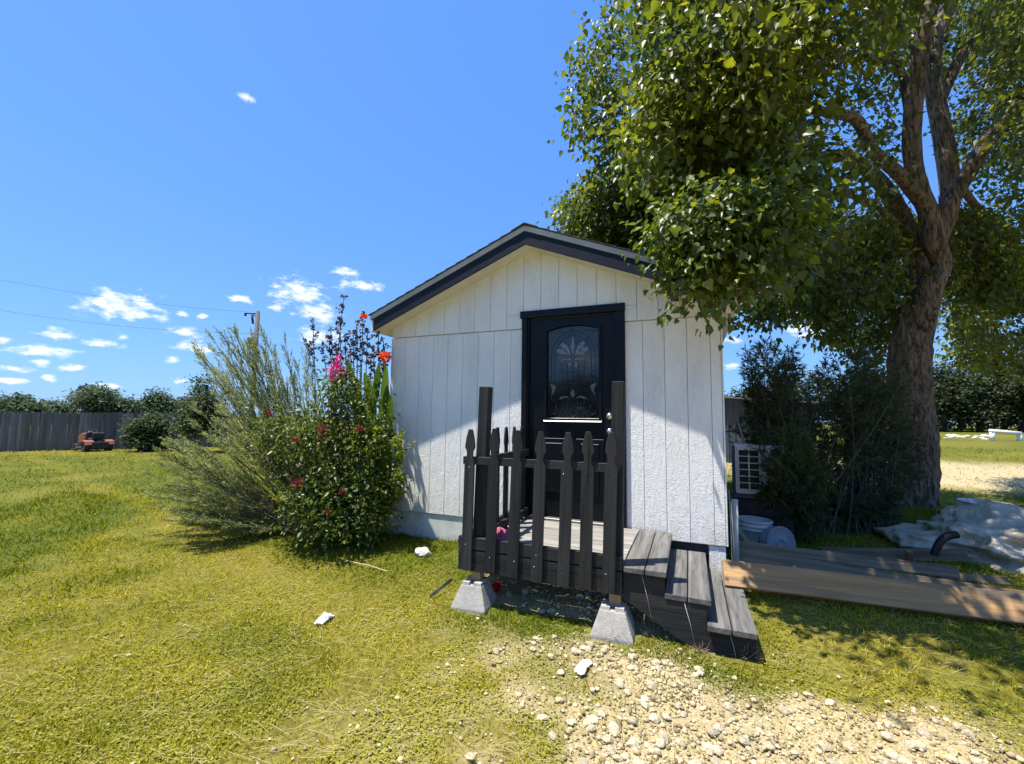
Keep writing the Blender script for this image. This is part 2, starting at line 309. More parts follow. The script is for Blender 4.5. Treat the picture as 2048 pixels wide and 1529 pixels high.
GAP = mat('siding_groove', (.74, .73, .70), rough=.8)
CREAM = mat('cream_trim', (.74, .70, .62), (.66, .62, .54), scale=5, rough=.6, bump=.2, bscale=60, bdist=.002)
TRIMW = mat('grey_white_trim', (.42, .40, .37), (.34, .33, .31), scale=6, rough=.65, bump=.15, bscale=50, bdist=.002)
NAVY = mat('navy_black_fascia', (.006, .010, .020), (.010, .016, .028), scale=12, rough=.6, spec=.2, bump=.25, bscale=60, bdist=.002, stretch=(1, 1, 3))
BLACKP = mat('black_gloss_paint', (.003, .004, .007), (.006, .007, .010), scale=9, rough=.38, bump=.06, bscale=70, bdist=.002, spec=.22)
SKIRT = mat('pale_skirting', (.74, .745, .69), (.62, .64, .57), scale=4, rough=.75, bump=.4, bscale=30, bdist=.004, col3=(.42, .40, .33), s3=3)
SHING = mat('shingle', (.035, .033, .032), (.07, .065, .06), scale=60, rough=.95, bump=.6, bscale=120, bdist=.004)
STEEL = mat('brushed_metal', (.62, .62, .62), rough=.28, metal=1)
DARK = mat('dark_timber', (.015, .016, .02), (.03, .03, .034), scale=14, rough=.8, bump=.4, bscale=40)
W_, YB = 3.70, 6.2
AP, SLP = 3.44, .407
rt_z = lambda x: AP-SLP*abs(x-1.85)
shed = thing('garden_shed', 'small white shed with vertical siding, dark gable trim and black front door', 'shed', (1.85, 0, 0))
wall = put('wall', prism([(.012, .02), (W_-.012, .02), (W_-.012, rt_z(W_)-.14), (1.85, AP-.14), (.012, rt_z(0)-.14)], .125, YB-.03), GAP, shed)
put('sheathing', box(.012, 1.735, .022, .123, .25, 2.55, 0), GAP, wall); put('sheathing', box(2.82, W_-.012, .022, .123, .25, 2.55, 0), GAP, wall)
put('sheathing', prism([(.012, 2.551), (W_-.012, 2.551), (W_-.012, rt_z(W_)-.14), (1.85, AP-.14), (.012, rt_z(0)-.14)], .022, .123), GAP, wall)
us = [.0]+[.977*.2008+.2008*i for i in range(18)]+[W_]
DX0, DX1, DZ0, DZ1 = 1.80, 2.757, .40, 2.497
HO0, HO1 = 1.735, 2.82                    # rough opening hidden behind the door trim
def plank(x0, x1, z0, zt0, zt1, yo, par, nm):
    """one strip of siding, its top cut to a slope"""
    poly = [(x0, z0), (x1, z0), (x1, zt1), (x0, zt0)]
    if x0 < 1.85 < x1 and zt0 > 2.6: poly = [(x0, z0), (x1, z0), (x1, zt1), (1.85, rt_z(1.85)-.10), (x0, zt0)]
    return put(nm, prism(poly, yo, .021, .0022), SID, par)
for i in range(len(us)-1):
    a, b = us[i]+.002, us[i+1]-.002
    segs = [(a, b)]
    if b > HO0 and a < HO1:               # leave the doorway free
        segs = [(a, HO0)] if a < HO0 else []
        if b > HO1: segs.append((HO1, b))
    for s0, s1 in segs:
        if s1-s0 > .012: plank(s0, s1, .30, 2.383, 2.383, 0.0, wall, 'siding_plank')
    a2, b2 = max(a-.05 if i else a, 0), b-.05 if i < len(us)-2 else b
    if b2-a2 < .02: continue
    if b2 > HO0+.005 and a2 < HO1-.005:
        plank(a2, b2, 2.55, rt_z(a2)-.10, rt_z(b2)-.10, -.012, wall, 'siding_plank')
        if a2 < HO0: plank(a2, HO0, 2.392, 2.547, 2.547, -.012, wall, 'siding_plank')
        if b2 > HO1: plank(HO1, b2, 2.392, 2.547, 2.547, -.012, wall, 'siding_plank')
    else: plank(a2, b2, 2.392, rt_z(a2)-.10, rt_z(b2)-.10, -.012, wall, 'siding_plank')
for sx_, nm in ((-.004, 'side_wall'), (W_-.008, 'side_wall')):   # the two long sides, in the same strips
    for j in range(0, 31):
        y0 = .03+j*.2; put('siding_plank', box(sx_, sx_+.012, y0+.003, min(y0+.197, YB-.04), .30, 2.60, .002), SID, wall)
put('corner_board', box(-.012, .0, -.004, .08, .30, 2.38, .002), SID, wall); put('corner_board', box(W_+.002, W_+.016, -.004, .08, .30, 2.46, .002), SID, wall)
put('skirting', box(.0, 1.66, .012, .035, -.02, .292, .003), SKIRT, shed); put('skirting', box(3.56, W_-.004, .010, .035, -.02, .285, .003), SID, shed)
put('skirting', box(W_-.02, W_-.002, .05, YB-.05, -.05, .29, .003), SKIRT, shed); put('skirting', box(.004, .02, .05, YB-.05, -.05, .29, .003), SKIRT, shed)
put('floor_joist', box(1.68, 3.555, .015, .06, .205, .293, .003), DARK, shed); put('crawl_space_shade', box(1.70, 3.55, .09, .12, -.03, .2, 0), DARK, shed)  # dark back sheet stands in for the shade of the opening under the shed
# roof
roof = None
for s in (-1, 1):
    ex = -.135 if s < 0 else W_+.135
    slab = prism([(1.85, AP-.012), (ex, rt_z(ex)-.012), (ex, rt_z(ex)-.185), (1.85, AP-.185)], -.228, YB+.2)
    o = put('roof', slab, CREAM, shed); roof = roof or o
    put('rake_trim', prism([(1.85, AP), (ex-.006*-s, rt_z(ex)), (ex-.006*-s, rt_z(ex)-.058), (1.85, AP-.058)], -.262, -.231), TRIMW, o)
    e2 = ex-s*.035
    put('rake_fascia', prism([(1.85, AP-.060), (e2, rt_z(e2)-.060), (e2, rt_z(e2)-.20), (1.85, AP-.20)], -.252, -.2285), NAVY, o)
    put('eave_fascia', box(min(ex, ex+s*.02), max(ex, ex+s*.02), -.226, YB+.2, rt_z(ex)-.19, rt_z(ex)-.015, .002), CREAM, o)
    L_ = math.hypot(1, SLP); n_ = 15; dx = (1.85+.135+.02)/n_
    for k in range(n_):                    # overlapping rows, each a little step at the rake
        xa, xb = 1.85+s*(k*dx-.012), 1.85+s*((k+1)*dx+.012)
        za, zb = AP-SLP*abs(xa-1.85)+.004, AP-SLP*abs(xb-1.85)+.012
        put('shingle_row', prism([(xa, za), (xb, zb), (xb, zb+.009), (xa, za+.006)], -.275, YB+.22), SHING, o)
put('ridge_cap', prism([(1.70, AP-.06+.012), (1.85, AP+.014), (2.0, AP-.06+.012), (2.0, AP-.06+.02), (1.85, AP+.026), (1.70, AP-.06+.02)], -.278, YB+.22), SHING, roof)
put('eave_block', box(W_+.0165, W_+.10, -.02, .0, 2.40, 2.47, .002), CREAM, shed)
# door
trim = put('door_trim', box(1.745, DX0+.002, -.030, .02, DZ0-.04, 2.497, .003), BLACKP, shed); put('door_trim', box(DX1-.002, 2.842, -.030, .02, DZ0-.03, 2.497, .003), BLACKP, shed)
put('door_trim', box(1.722, 2.845, -.036, .02, 2.499, 2.577, .003), BLACKP, shed)
put('jamb', box(DX0+.004, DX0+.02, -.012, .10, DZ0, 2.497, 0), BLACKP, shed); put('jamb', box(DX1-.02, DX1-.004, -.012, .10, DZ0, 2.497, 0), BLACKP, shed)
put('threshold', box(DX0, DX1, -.05, .08, DZ0-.035, DZ0-.003, .004), mat('threshold', (.20, .19, .18), rough=.5, metal=.6), shed)
gx0, gx1, gz0, gz1 = 2.022, 2.572, 1.415, 2.345
def arch(x, dz=0):                         # the arched head of the glass
    t = (x-(gx0+gx1)/2)/((gx1-gx0)/2); return gz1+.048*(1-t*t)+dz
ns = 14; ax_ = [gx0+(gx1-gx0)*i/ns for i in range(ns+1)]
SY0, SY1 = .020, .064
def slab_with_hole():
    v = []; f = []
    outer = [(DX0+.008, DZ0), (DX1-.008, DZ0), (DX1-.008, 2.49), (DX0+.008, 2.49)]
    inner = [(gx0, gz0), (gx1, gz0)]+[(x, arch(x)) for x in reversed(ax_)]
    bm = bmesh.new()
    for y in (SY0, SY1):
        vo = [bm.verts.new((a, y, b)) for a, b in outer]; vi = [bm.verts.new((a, y, b)) for a, b in inner]
        bm.faces.new([vo[0], vo[1], vi[1], vi[0]]); bm.faces.new([vo[1], vo[2], vi[2], vi[1]]); bm.faces.new([vo[3], vo[0], vi[0], vi[-1]]); bm.faces.new([vo[2], vo[3]]+list(reversed(vi[2:])))
        if y == SY0: a_o, a_i = vo, vi
    for i in range(4): bm.faces.new([a_o[i], a_o[(i+1) % 4], vo[(i+1) % 4], vo[i]])
    for i in range(len(vi)): bm.faces.new([a_i[i], a_i[(i+1) % len(vi)], vi[(i+1) % len(vi)], vi[i]])
    bmesh.ops.recalc_face_normals(bm, faces=bm.faces[:]); return bmmesh(bm)
door = put('door', slab_with_hole(), BLACKP, shed); door['label'] = 'glossy black panel door with leaded glass'
# raised moulding round the glass
def ring(d0, d1, y0, y1):
    a = [(gx0-d0, gz0-d0), (gx1+d0, gz0-d0)]+[(gx1+d0-(gx1-gx0+2*d0)*i/ns, arch(ax_[ns-i])+d0) for i in range(ns+1)]
    b = [(gx0-d1, gz0-d1), (gx1+d1, gz0-d1)]+[(gx1+d1-(gx1-gx0+2*d1)*i/ns, arch(ax_[ns-i])+d1) for i in range(ns+1)]
    n = len(a); v = [(p, y1, q) for p, q in a]+[(p, y0, q) for p, q in a]+[(p, y0, q) for p, q in b]+[(p, y1, q) for p, q in b]
    f = [(k*n+i, k*n+(i+1) % n, ((k+1) % 4)*n+(i+1) % n, ((k+1) % 4)*n+i) for k in range(4) for i in range(n)]
    me = pydata('ring', v, f); bm = bmesh.new(); bm.from_mesh(me); bmesh.ops.recalc_face_normals(bm, faces=bm.faces[:]); return bmmesh(bm)
put('glass_moulding', ring(.002, .028, -.002, .0195), BLACKP, door)
put('glass_sill', prism([(-.012, gz0-.034), (.018, gz0-.034), (.034, gz0+.003), (.014, gz0-.004)], gx0-.03, gx1+.03, axis='x') , mat('sill_sun_shine', (.75, .73, .70), (.25, .24, .24), scale=25, rough=.4, lo=.55, hi=.68), door)  # the sun's shine on the sill is painted in as a pale colour
# leaded glass: dark reflective pane, came lines, bevelled pieces
GLASS = mat('dark_glass', (.010, .013, .014), (.022, .026, .026), scale=7, rough=.05, spec=.6, bump=.12, bscale=9, bdist=.004)
BEV = mat('bevelled_glass', (.13, .145, .15), (.05, .06, .065), scale=30, rough=.12, spec=1.0, bump=.5, bscale=45, bdist=.004)
LEAD = mat('lead_came', (.05, .055, .06), rough=.45, metal=.5)
poly = [(gx0, gz0), (gx1, gz0)]+[(x, arch(x)) for x in reversed(ax_)]
pane = put('pane', prism(poly, .040, .046), GLASS, door)
cxm = (gx0+gx1)/2; ZL = lambda t: gz0+t*(gz1-gz0)
cam_v, cam_f = [], []
def came(pts, r=.0026): tube_vf([(x, .037, z) for x, z in pts], r, 5, cam_v, cam_f)
def arc(cx, cz, rx, rz, a0, a1, n=18): return [(cx+rx*math.cos(math.radians(a0+(a1-a0)*i/n)), cz+rz*math.sin(math.radians(a0+(a1-a0)*i/n))) for i in range(n+1)]
zc = ZL(.70)
came(arc(cxm, zc, .235, .275, 0, 180)); came(arc(cxm, zc, .195, .225, 0, 180))
for xx in (-.235, -.195, -.12, -.06, 0, .06, .12, .195, .235): came([(cxm+xx, zc if abs(xx) > .15 else ZL(.62)), (cxm+xx, ZL(.18) if abs(xx) > .15 else ZL(.30))])
came([(gx0, zc), (cxm-.235, zc)]); came([(gx1, zc), (cxm+.235, zc)])
for t_ in (.53, .39): came([(cxm-.13, ZL(t_)), (cxm+.13, ZL(t_))])
for s in (-1, 1):
    came([(cxm+s*.235, ZL(.52)), (cxm+s*.195, ZL(.52))]); came([(cxm+s*.235*.72, zc+.2), (cxm+s*.195*.72, zc+.16)]); came([(cxm+s*.25, gz1-.02), (cxm+s*.12, gz1-.004)]); came([(cxm, gz1+.045), (cxm, ZL(.965))])
    came([(cxm+s*x_, ZL(z_)) for x_, z_ in ((.255, .37), (.262, .395), (.235, .40), (.185, .36), (.20, .29), (.25, .22), (.262, .13), (.235, .05), (.19, .04), (.165, .09), (.19, .15))])
    came([(cxm+s*x_, ZL(z_)) for x_, z_ in ((.235, .385), (.225, .32), (.24, .26), (.22, .19), (.15, .22), (.09, .25), (.03, .24))])
    came([(cxm+s*x_, ZL(z_)) for x_, z_ in ((.16, .22), (.12, .195), (.11, .12), (.13, .05), (.10, .02))])
came(arc(cxm, ZL(.125), .058, .095, 0, 360, 26)); came(arc(cxm, ZL(.125), .085, .118, 0, 360, 26))
put('came', pydata('came', cam_v, cam_f, True), LEAD, pane)
def petal(pts): put('glass_piece', prism(pts, .031, .0395, .002), BEV, pane)
zb = ZL(.70)
petal([(cxm, zb+.01), (cxm+.027, zb+.10), (cxm, zb+.235), (cxm-.027, zb+.10)])
for s in (-1, 1):
    for ang, ln in ((38, .19), (66, .185), ):
        a = math.radians(90-ang*s); d_ = np.array([math.cos(a), math.sin(a)]); q = np.array([-d_[1], d_[0]])
        o_ = np.array([cxm+s*.012, zb+.008]); petal([tuple(o_), tuple(o_+d_*ln*.55-q*.035), tuple(o_+d_*ln*.95-q*.012), tuple(o_+d_*ln*.92+q*.026), tuple(o_+d_*ln*.5+q*.028)][::s])
    petal([(cxm+s*x_, ZL(z_)) for x_, z_ in ((.01, .672), (.05, .685), (.125, .672), (.13, .648), (.07, .662), (.015, .65))][::s])
    petal([(cxm+s*x_, ZL(z_)) for x_, z_ in ((.012, .60), (.03, .635), (.06, .615), (.045, .59), (.06, .575), (.02, .58))][::s])
    petal([(cxm+s*x_, ZL(z_)) for x_, z_ in ((.252, .385), (.235, .395), (.185, .365), (.195, .31), (.235, .25), (.222, .31), (.235, .36))][::s])
    petal([(cxm+s*x_, ZL(z_)) for x_, z_ in ((.145, .235), (.135, .215), (.07, .235), (.04, .22), (.05, .245), (.09, .255))][::s])
petal([(cxm, ZL(.235)), (cxm+.028, ZL(.27)), (cxm, ZL(.335)), (cxm-.028, ZL(.27))])
for px0, px1 in ((1.945, 2.245), (2.335, 2.625)):     # two raised lower panels
    p_ = put('door_panel', box(px0, px1, .012, .0195, .60, 1.21, .006), BLACKP, door)
    put('raised_field', box(px0+.05, px1-.05, .003, .0115, .65, 1.16, .006), BLACKP, p_)
for z_ in (2.28, 1.47, .62): put('hinge', tube([(DX0+.012, .008, z_-.05), (DX0+.012, .008, z_+.05)], .008, 8), STEEL, door)
def knob(z_, r): return lathe([(0, .0), (r, .0), (r, .008), (r*.45, .012), (r*.42, .03), (r*.85, .036), (r, .05), (r*.8, .062), (0, .066)], n=20)
for z_, r in ((1.44, .032), (1.29, .030)):
    put('lock' if z_ > 1.4 else 'door_knob', knob(z_, r), STEEL, door, (2.685, .0195, z_), (math.radians(90), 0, 0))
# the floodlight on the wall
FL = thing('wall_floodlight', 'white twin floodlight with motion sensor on the gable beside hanging leaves', 'light', (3.31, -.014, 2.62)); WPL = mat('white_plastic', (.70, .66, .58), (.62, .58, .50), scale=6, rough=.5)
put('backplate', box(3.25, 3.40, -.030, -.0135, 2.60, 2.67, .006), WPL, FL)
for dx_ in (-.04, .09): put('lamp_head', lathe([(0, 0), (.022, .0), (.035, .03), (.045, .075), (.040, .078), (.03, .06), (0, .055)], n=20), WPL, FL, (3.29+dx_, -.03, 2.66), (math.radians(80), 0, 0))
put('sensor', box(3.30, 3.345, -.072, -.0305, 2.535, 2.615, .008), mat('sensor_dark', (.01, .01, .012), rough=.2), FL); put('sensor_cap', lathe([(0, -.02), (.022, -.015), (.03, .0), (.0, .0)], 3.323, -.05, 2.533, 16), WPL, FL)
put('vent_pipe_stub', tube([(3.78, .10, .0), (3.785, .10, .70)], .026, 16), mat('grey_pvc', (.46, .48, .45), (.36, .38, .36), scale=8, rough=.5), None)
tag(bpy.data.objects['vent_pipe_stub'], 'upright pale grey plastic pipe at the shed corner', 'pipe'); bpy.data.objects['vent_pipe_stub'].name = 'plastic_pipe'
cv, cf_ = [], []
for k in range(2): tube_vf([(3.735+.012*k, .02, .80-.1*k), (3.74+.015*k, .015, .45), (3.742+.02*k, .01, .22), (3.76+.03*k, 0, .05), (3.77+.06*k, -.03, .02)], .004, 6, cv, cf_)
tag(put('electric_cable', pydata('c', cv, cf_, True), mat('cable', (.25, .26, .26), rough=.5)), 'thin grey cables running down the shed corner by the pipe', 'cable')

# ------------------------------------------------------------------ the porch and its steps
PK = [wood('charcoal_paint_'+'xyz'[i], (.009, .010, .011), (.024, .025, .026), i, rough=.75, bump=.9, col3=(.036, .035, .033), tint=.2) for i in range(3)]
DK = wood('worn_grey_deck', (.20, .185, .165), (.36, .335, .30), 0, rough=.9, bump=.8, col3=(.13, .125, .12), tint=.1)
TR = wood('worn_dark_tread', (.045, .045, .045), (.145, .14, .132), 1, rough=.85, bump=.9, col3=(.20, .19, .175), tint=.08)
RAW = wood('raw_post_wood', (.30, .18, .09), (.46, .31, .17), 2, bump=.6)
porch = thing('wooden_porch', 'small charcoal porch with picket railing and three side steps before the black door', 'porch', (2.4, -.6, -.1))
n_ = 8; dw = 1.075/n_
for k in range(n_):
    y0 = -1.095+k*dw; put('deck_board', box(1.675, 2.955+random.uniform(-.004, .004), y0, y0+dw-.006, .336, .371+random.uniform(-.002, .002), .004), DK, porch)
put('rim_joist', box(1.635, 2.955, -1.152, -1.117, .343, .440, .004), PK[0], porch); put('rim_joist', box(1.637, 2.953, -1.150, -1.115, .172, .334, .004), PK[0], porch)
put('rim_joist', box(1.637, 1.672, -1.11, -.03, .343, .438, .004), PK[1], porch); put('rim_joist', box(1.638, 1.671, -1.11, -.03, .172, .334, .004), PK[1], porch)
put('rim_joist', box(2.918, 2.953, -1.02, -.03, .172, .330, .004), PK[1], porch)
for yy in (-.75, -.38): put('joist', box(1.68, 2.91, yy-.02, yy+.02, .19, .333, 0), PK[0], porch)
def post(x0, ztop, lean):
    y0 = -1.112
    o = put('post', box(-.0445, .0445, -.0445, .0445, .18, ztop, .004), PK[2], porch, (x0+.0445, y0+.0445, 0), (0, math.radians(lean), 0))
    put('post_foot', box(x0+.004, x0+.086, y0+.002, y0+.087, .04, .205, .003), RAW, o)
post(1.735, 1.672, 1.6); post(2.852, 1.692, 1.2)
wp = .091; ht = 1.135
def picket_mesh(split=False, w=None):
    w = w or wp; h = w/2
    pr_ = [(-h, 0), (h, 0), (h, ht-.27), (h*.93, ht-.262), (h*.66, ht-.235), (h*.58, ht-.205), (h*.66, ht-.175), (h*.98, ht-.15), (h*.98, ht-.135), (h*.80, ht-.075), (h*.42, ht-.006), (h*.36, ht)]
    pr_ += [(-a, b) for a, b in reversed(pr_[2:])]
    return prism(pr_, -.009, .009, .0025)
pm = picket_mesh()
cen = [(1.722, .178, .8), (1.934, .19, 1.2), (2.125, .18, 1.8), (2.321, .173, 1.5), (2.531, .174, 1.9), (2.695, .182, 1.3), (2.862, .183, 1.6)]
for i, (x_, z_, ln) in enumerate(cen):
    o = put('picket', pm.copy() if i == 5 else pm, PK[2], porch, (x_, -1.1625, z_), (0, math.radians(ln), 0))
    for hz in (.83, .12, .21): put('nail_head', lathe([(0, .002), (.0045, .0015), (.005, 0)], n=8), STEEL if random.random() < .3 else DARK, o, (x_+random.uniform(-.02, .02)+.02*hz, -1.1722, z_+hz+random.uniform(-.01, .01)), (math.pi/2, 0, 0))
    if i == 5: put('split', box(x_-.001+.025, x_+.003+.025, -1.1728, -1.1705, z_+ht-.38, z_+ht-.02, 0), mat('split_shadow', (.004, .004, .004)), o)
put('rail', box(1.665, 2.90, -1.1525, -1.1135, 1.025, 1.088, .003), PK[0], porch)
put('rail', box(1.795, 1.833, -1.02, -.01, 1.02, 1.085, .003), PK[1], porch); put('rail', box(1.795, 1.833, -1.02, -.01, .41, .475, .003), PK[1], porch)
for k in range(5):
    put('picket', pm, PK[2], porch, (1.785, -.93+k*.205, .19), (0, 0, math.radians(90)))
for x0, x1 in ((2.962, 3.103), (3.110, 3.250)): put('step_tread', box(x0, x1, -1.142, -.012, .334, .372, .004), TR, porch)
for x0, x1 in ((3.236, 3.378), (3.385, 3.527)): put('step_tread', box(x0, x1, -1.125, -.005, .190, .228, .004), TR, porch)
for x0, x1 in ((3.500, 3.640), (3.648, 3.786)): put('step_tread', box(x0, x1, -1.165, -.02, .045, .083, .004), TR, porch)
def stringer(y0, y1):
    put('stringer', prism([(2.958, .332), (3.236, .332), (3.236, .188), (3.500, .188), (3.500, .043), (3.775, .043), (3.775, -.13), (3.45, -.13), (2.958, .14)], y0, y1, .003), PK[0], porch)
stringer(-1.118, -1.082); stringer(-.16, -.125); stringer(-.62, -.585)
for a, b, c_, d_ in ((3.085, .33, 3.150, .035), (3.36, .187, 3.425, -.09), (3.63, .042, 3.665, -.12)):
    put('seam_cord', tube([(a, -1.121, b), ((a+c_)/2+.004, -1.122, (b+d_)/2), (c_, -1.121, d_)], .0016, 5), mat('cord', (.5, .48, .45)), porch)
# pier blocks
CONC = mat('pier_concrete', (.33, .305, .27), (.46, .43, .385), scale=30, rough=.95, bump=.8, bscale=110, bdist=.006, lo=.3, hi=.7, col3=(.28, .27, .26), s3=5)
def pier(cx, cy, z0, rz, label):
    b0, b1, t1, h, hb = .148, .146, .088, .205, .045
    bm = bmesh.new(); rings = []
    for r_, z_ in ((b0, 0), (b1, hb), (t1, h)):
        rings.append([bm.verts.new((sx_*r_, sy_*r_, z_)) for sx_, sy_ in ((-1, -1), (1, -1), (1, 1), (-1, 1))])
    for a, b in zip(rings, rings[1:]):
        for i in range(4): bm.faces.new([a[i], a[(i+1) % 4], b[(i+1) % 4], b[i]])
    bm.faces.new(rings[0][::-1]); 
    # top with a notched slot across each way
    s_ = .024; tv = rings[-1]; zt = h; zd = h-.045
    bm.faces.new(tv)
    bmesh.ops.recalc_face_normals(bm, faces=bm.faces[:])
    bmesh.ops.bevel(bm, geom=bm.edges[:], offset=.006, segments=2, affect='EDGES', profile=.5)
    t = thing('pier_block', label, 'concrete block', (cx, cy, z0), 'pier blocks under the porch')
    R_ = (0, 0, math.radians(rz))
    o = put('block', bmmesh(bm), CONC, t, (cx, cy, z0), R_)
    # slot: four raised corners leave a cross-shaped notch for the joists
    bm = bmesh.new(); 
    for sx_ in (-1, 1):
        for sy_ in (-1, 1):
            r0, r1 = .0475, t1-.002
            if True:
                vs0 = [bm.verts.new((sx_*a, sy_*b, z_)) for z_, e in ((zt-.004, 0), (zt+.022, .006)) for a, b in ((.019, .019), (r1-e, .019), (r1-e, r1-e), (.019, r1-e))]
                for q in ((3, 2, 1, 0), (4, 5, 6, 7), (0, 1, 5, 4), (1, 2, 6, 5), (2, 3, 7, 6), (3, 0, 4, 7)): bm.faces.new([vs0[i] for i in q])
    bmesh.ops.recalc_face_normals(bm, faces=bm.faces[:]); put('corner_lug', bmmesh(bm), CONC, o, (cx, cy, z0), R_)
pier(1.775, -1.10, -.130, 4, 'grey concrete pier block under the left front porch post')
pier(2.885, -1.09, -.135, 3, 'grey concrete pier block under the right front porch post, next to the steps')
for x_, y_, l_ in ((1.80, -.2, 'left'), (2.86, -.2, 'right')):
    put('support_leg', box(x_-.04, x_+.04, y_-.04, y_+.04, -.06, .19, .003), PK[2], porch)
# cloth on the deck, cup under it
def crumple(cx, cy, z0, a, b, h, seed, n=22, rot=0):
    r_ = np.random.default_rng(seed); u = np.linspace(-1, 1, n); U, V = np.meshgrid(u, u); rad = 1+.25*(n2(U*1.3+seed, V*1.3, 1.7)-.5)
    x_ = cx+(U*math.cos(rot)-V*math.sin(rot))*a*rad; y_ = cy+(U*math.sin(rot)*a/b+V*math.cos(rot))*b*rad; z_ = z0+h*np.clip(1.15-np.hypot(U, V)*.9, 0, 1)*(.25+1.3*np.abs(n2(U+seed, V, 2.6)-.5)*2)+.006
    i_ = (np.arange(n-1)[:, None]*n+np.arange(n-1)[None]).ravel(); k_ = (np.hypot(U, V) < 1.22)[:-1, :-1].ravel(); i_ = i_[k_]
    me = fastmesh('cloth', np.stack([x_, y_, z_], -1).reshape(-1, 3), np.stack([i_, i_+1, i_+n+1, i_+n], 1), 4, smooth=True); return me
def clothobj(name, me, m, label, cat, th=.003):
    o = put(name, me, m); md = o.modifiers.new('thick', 'SOLIDIFY'); md.thickness = th; md.offset = 0; return tag(o, label, cat)
clothobj('crumpled_cloth', crumple(1.93, -.93, .375, .16, .10, .10, 3), mat('dark_pink_cloth', (.30, .02, .06), (.55, .16, .24), scale=9, rough=.9, bump=.3), 'crumpled dark pink cloth lying on the porch deck behind the pickets', 'cloth')
tag(put('red_cup', lathe([(0, 0), (.030, 0), (.042, .10), (.039, .10), (.028, .006), (0, .006)], n=20), mat('red_plastic', (.42, .012, .015), rough=.35), None, (1.86, -.90, .03), (math.radians(70), 0, .6)), 'red plastic cup lying under the porch behind the left pier block', 'cup')
bpy.data.objects['red_cup'].location.z = float(gz(1.86, -.90))+.05
# ------------------------------------------------------------------ timber pile, buckets, boulder and other things by the tree
def G(x, y): return float(gzn(np.array([x]), np.array([y]))[0])
def beam(name, A, B, wdir, wd, th, m, label=None, cat='plank', bev=.004, group=None, parent=None):
    """a straight board from A to B (centre of its near lower edge), wd along wdir, th behind it"""
    A, B, wdir = map(lambda q: Vector(map(float, q)), (A, B, wdir)); d = (B-A); L_ = d.length; d.normalize(); wdir = (wdir-d*wdir.dot(d)).normalized(); n = d.cross(wdir)
    me = box(-L_/2, L_/2, 0, wd, -th/2, th/2, bev); Mx = Matrix(((d.x, wdir.x, n.x, 0), (d.y, wdir.y, n.y, 0), (d.z, wdir.z, n.z, 0), (0, 0, 0, 1)))
    o = put(name, me, m, parent, (A+B)/2, Mx.to_euler())
    return tag(o, label, cat, group) if label else o
WN = wood('orange_brown_plank', (.29, .155, .062), (.46, .28, .13), 0, bump=1.0, col3=(.15, .115, .08), tint=.05, sc=.7); WG = wood('weathered_timber', (.17, .12, .078), (.34, .25, .165), 0, bump=.9, col3=(.11, .08, .055), tint=.15)
bl = np.array([3.655, -.40, .092]); br = onZ(2048, 1258, .015); dr = unit(br-bl); br2 = bl+dr*2.75; br2[2] = .02
wdv = np.array([-.02, .62, .78])
beam('wide_plank', bl, br2, wdv, .210, .038, WN, 'long wide orange-brown plank leaning at the front of the timber pile')
def bm2(a, b, ext, **k):
    A = at(*a); B = at(*b); return A, A+(B-A)*ext
A, B = bm2((1472, 1104, 3.98), (1917, 1158, 3.72), 1.0); beam('weathered_board', A, B, (.0, .25, 1), .10, .05, WG, 'weathered grey-brown board topmost in the timber pile behind the wide plank')
A, B = bm2((1470, 1126, 3.94), (2048, 1216, 3.42), 1.12); beam('weathered_board', A, B, (0, .3, 1), .125, .045, WG, 'weathered dark board between the wide plank and the topmost board')
A, B = bm2((1640, 1118, 4.5), (1930, 1123, 4.35), 1.0); beam('brown_beam', A, B, (0, .1, 1), .11, .09, WN if False else WG, 'short dark brown beam lying at the back of the timber pile')
A, B = bm2((1812, 1128, 4.36), (1812, 1102, 4.30), 1.0); beam('timber_offcut', A, B, (1, 0, .0), .05, .04, WN, 'small upright timber offcut against the back beam', 'offcut')
A, B = bm2((1880, 1160, 3.85), (2020, 1172, 3.75), 1.0); beam('timber_offcut', A, B, (0, .5, .8), .07, .04, WG, 'grey timber offcut lying in front of the boulder', 'offcut')
A, B = bm2((1828, 1112, 4.6), (1848, 1078, 4.65), 1.0); beam('timber_offcut', A, B, (1, .2, .0), .035, .03, WG, 'small board leaning on the left edge of the boulder', 'offcut')
A, B = bm2((1570, 1148, 3.62), (1588, 1130, 3.64), 1.0); beam('bark_chip', A, B, (1, .2, .4), .03, .012, mat('pale_chip', (.42, .33, .22), rough=.9), 'pale split chip lying on the face of the wide plank', 'wood chip')
# boulder
def rockmesh(rx, ry, rz, seed, sub=4, amp=.25, flat=0):
    bm = bmesh.new(); bmesh.ops.create_icosphere(bm, subdivisions=sub, radius=1); r_ = np.array([v.co[:] for v in bm.verts])
    d = (vnoise(r_+seed*3.1, 1.6)-.5)*amp*2-(np.abs(vnoise(r_+seed*1.7, 3.1)-.5)*2)**.6*amp*.55*(sub > 4)+(vnoise(r_+seed, 4.2)-.5)*amp*.7+(vnoise(r_+seed, 9)-.5)*amp*.3
    for v, k, q in zip(bm.verts, d, r_):
        s = (1+k)/max(1.0, (abs(q[0])**3+abs(q[1])**3+abs(q[2])**3)**(1/3)*.9); v.co = Vector((q[0]*rx*s, q[1]*ry*s, q[2]*rz*s))
    return bmmesh(bm, 'rock', sub > 2)
LIME = mat('limestone', (.52, .49, .41), (.66, .63, .56), scale=4, rough=.95, bump=.7, bscale=14, bdist=.02, col3=(.40, .41, .36), s3=2.5)
LIMEG = mat('limestone_grey_green', (.46, .41, .31), (.63, .57, .45), scale=9, rough=.95, bump=1.0, bscale=16, bdist=.06, col3=(.36, .34, .27), s3=3)
bc = at(1985, 1100, 4.75)
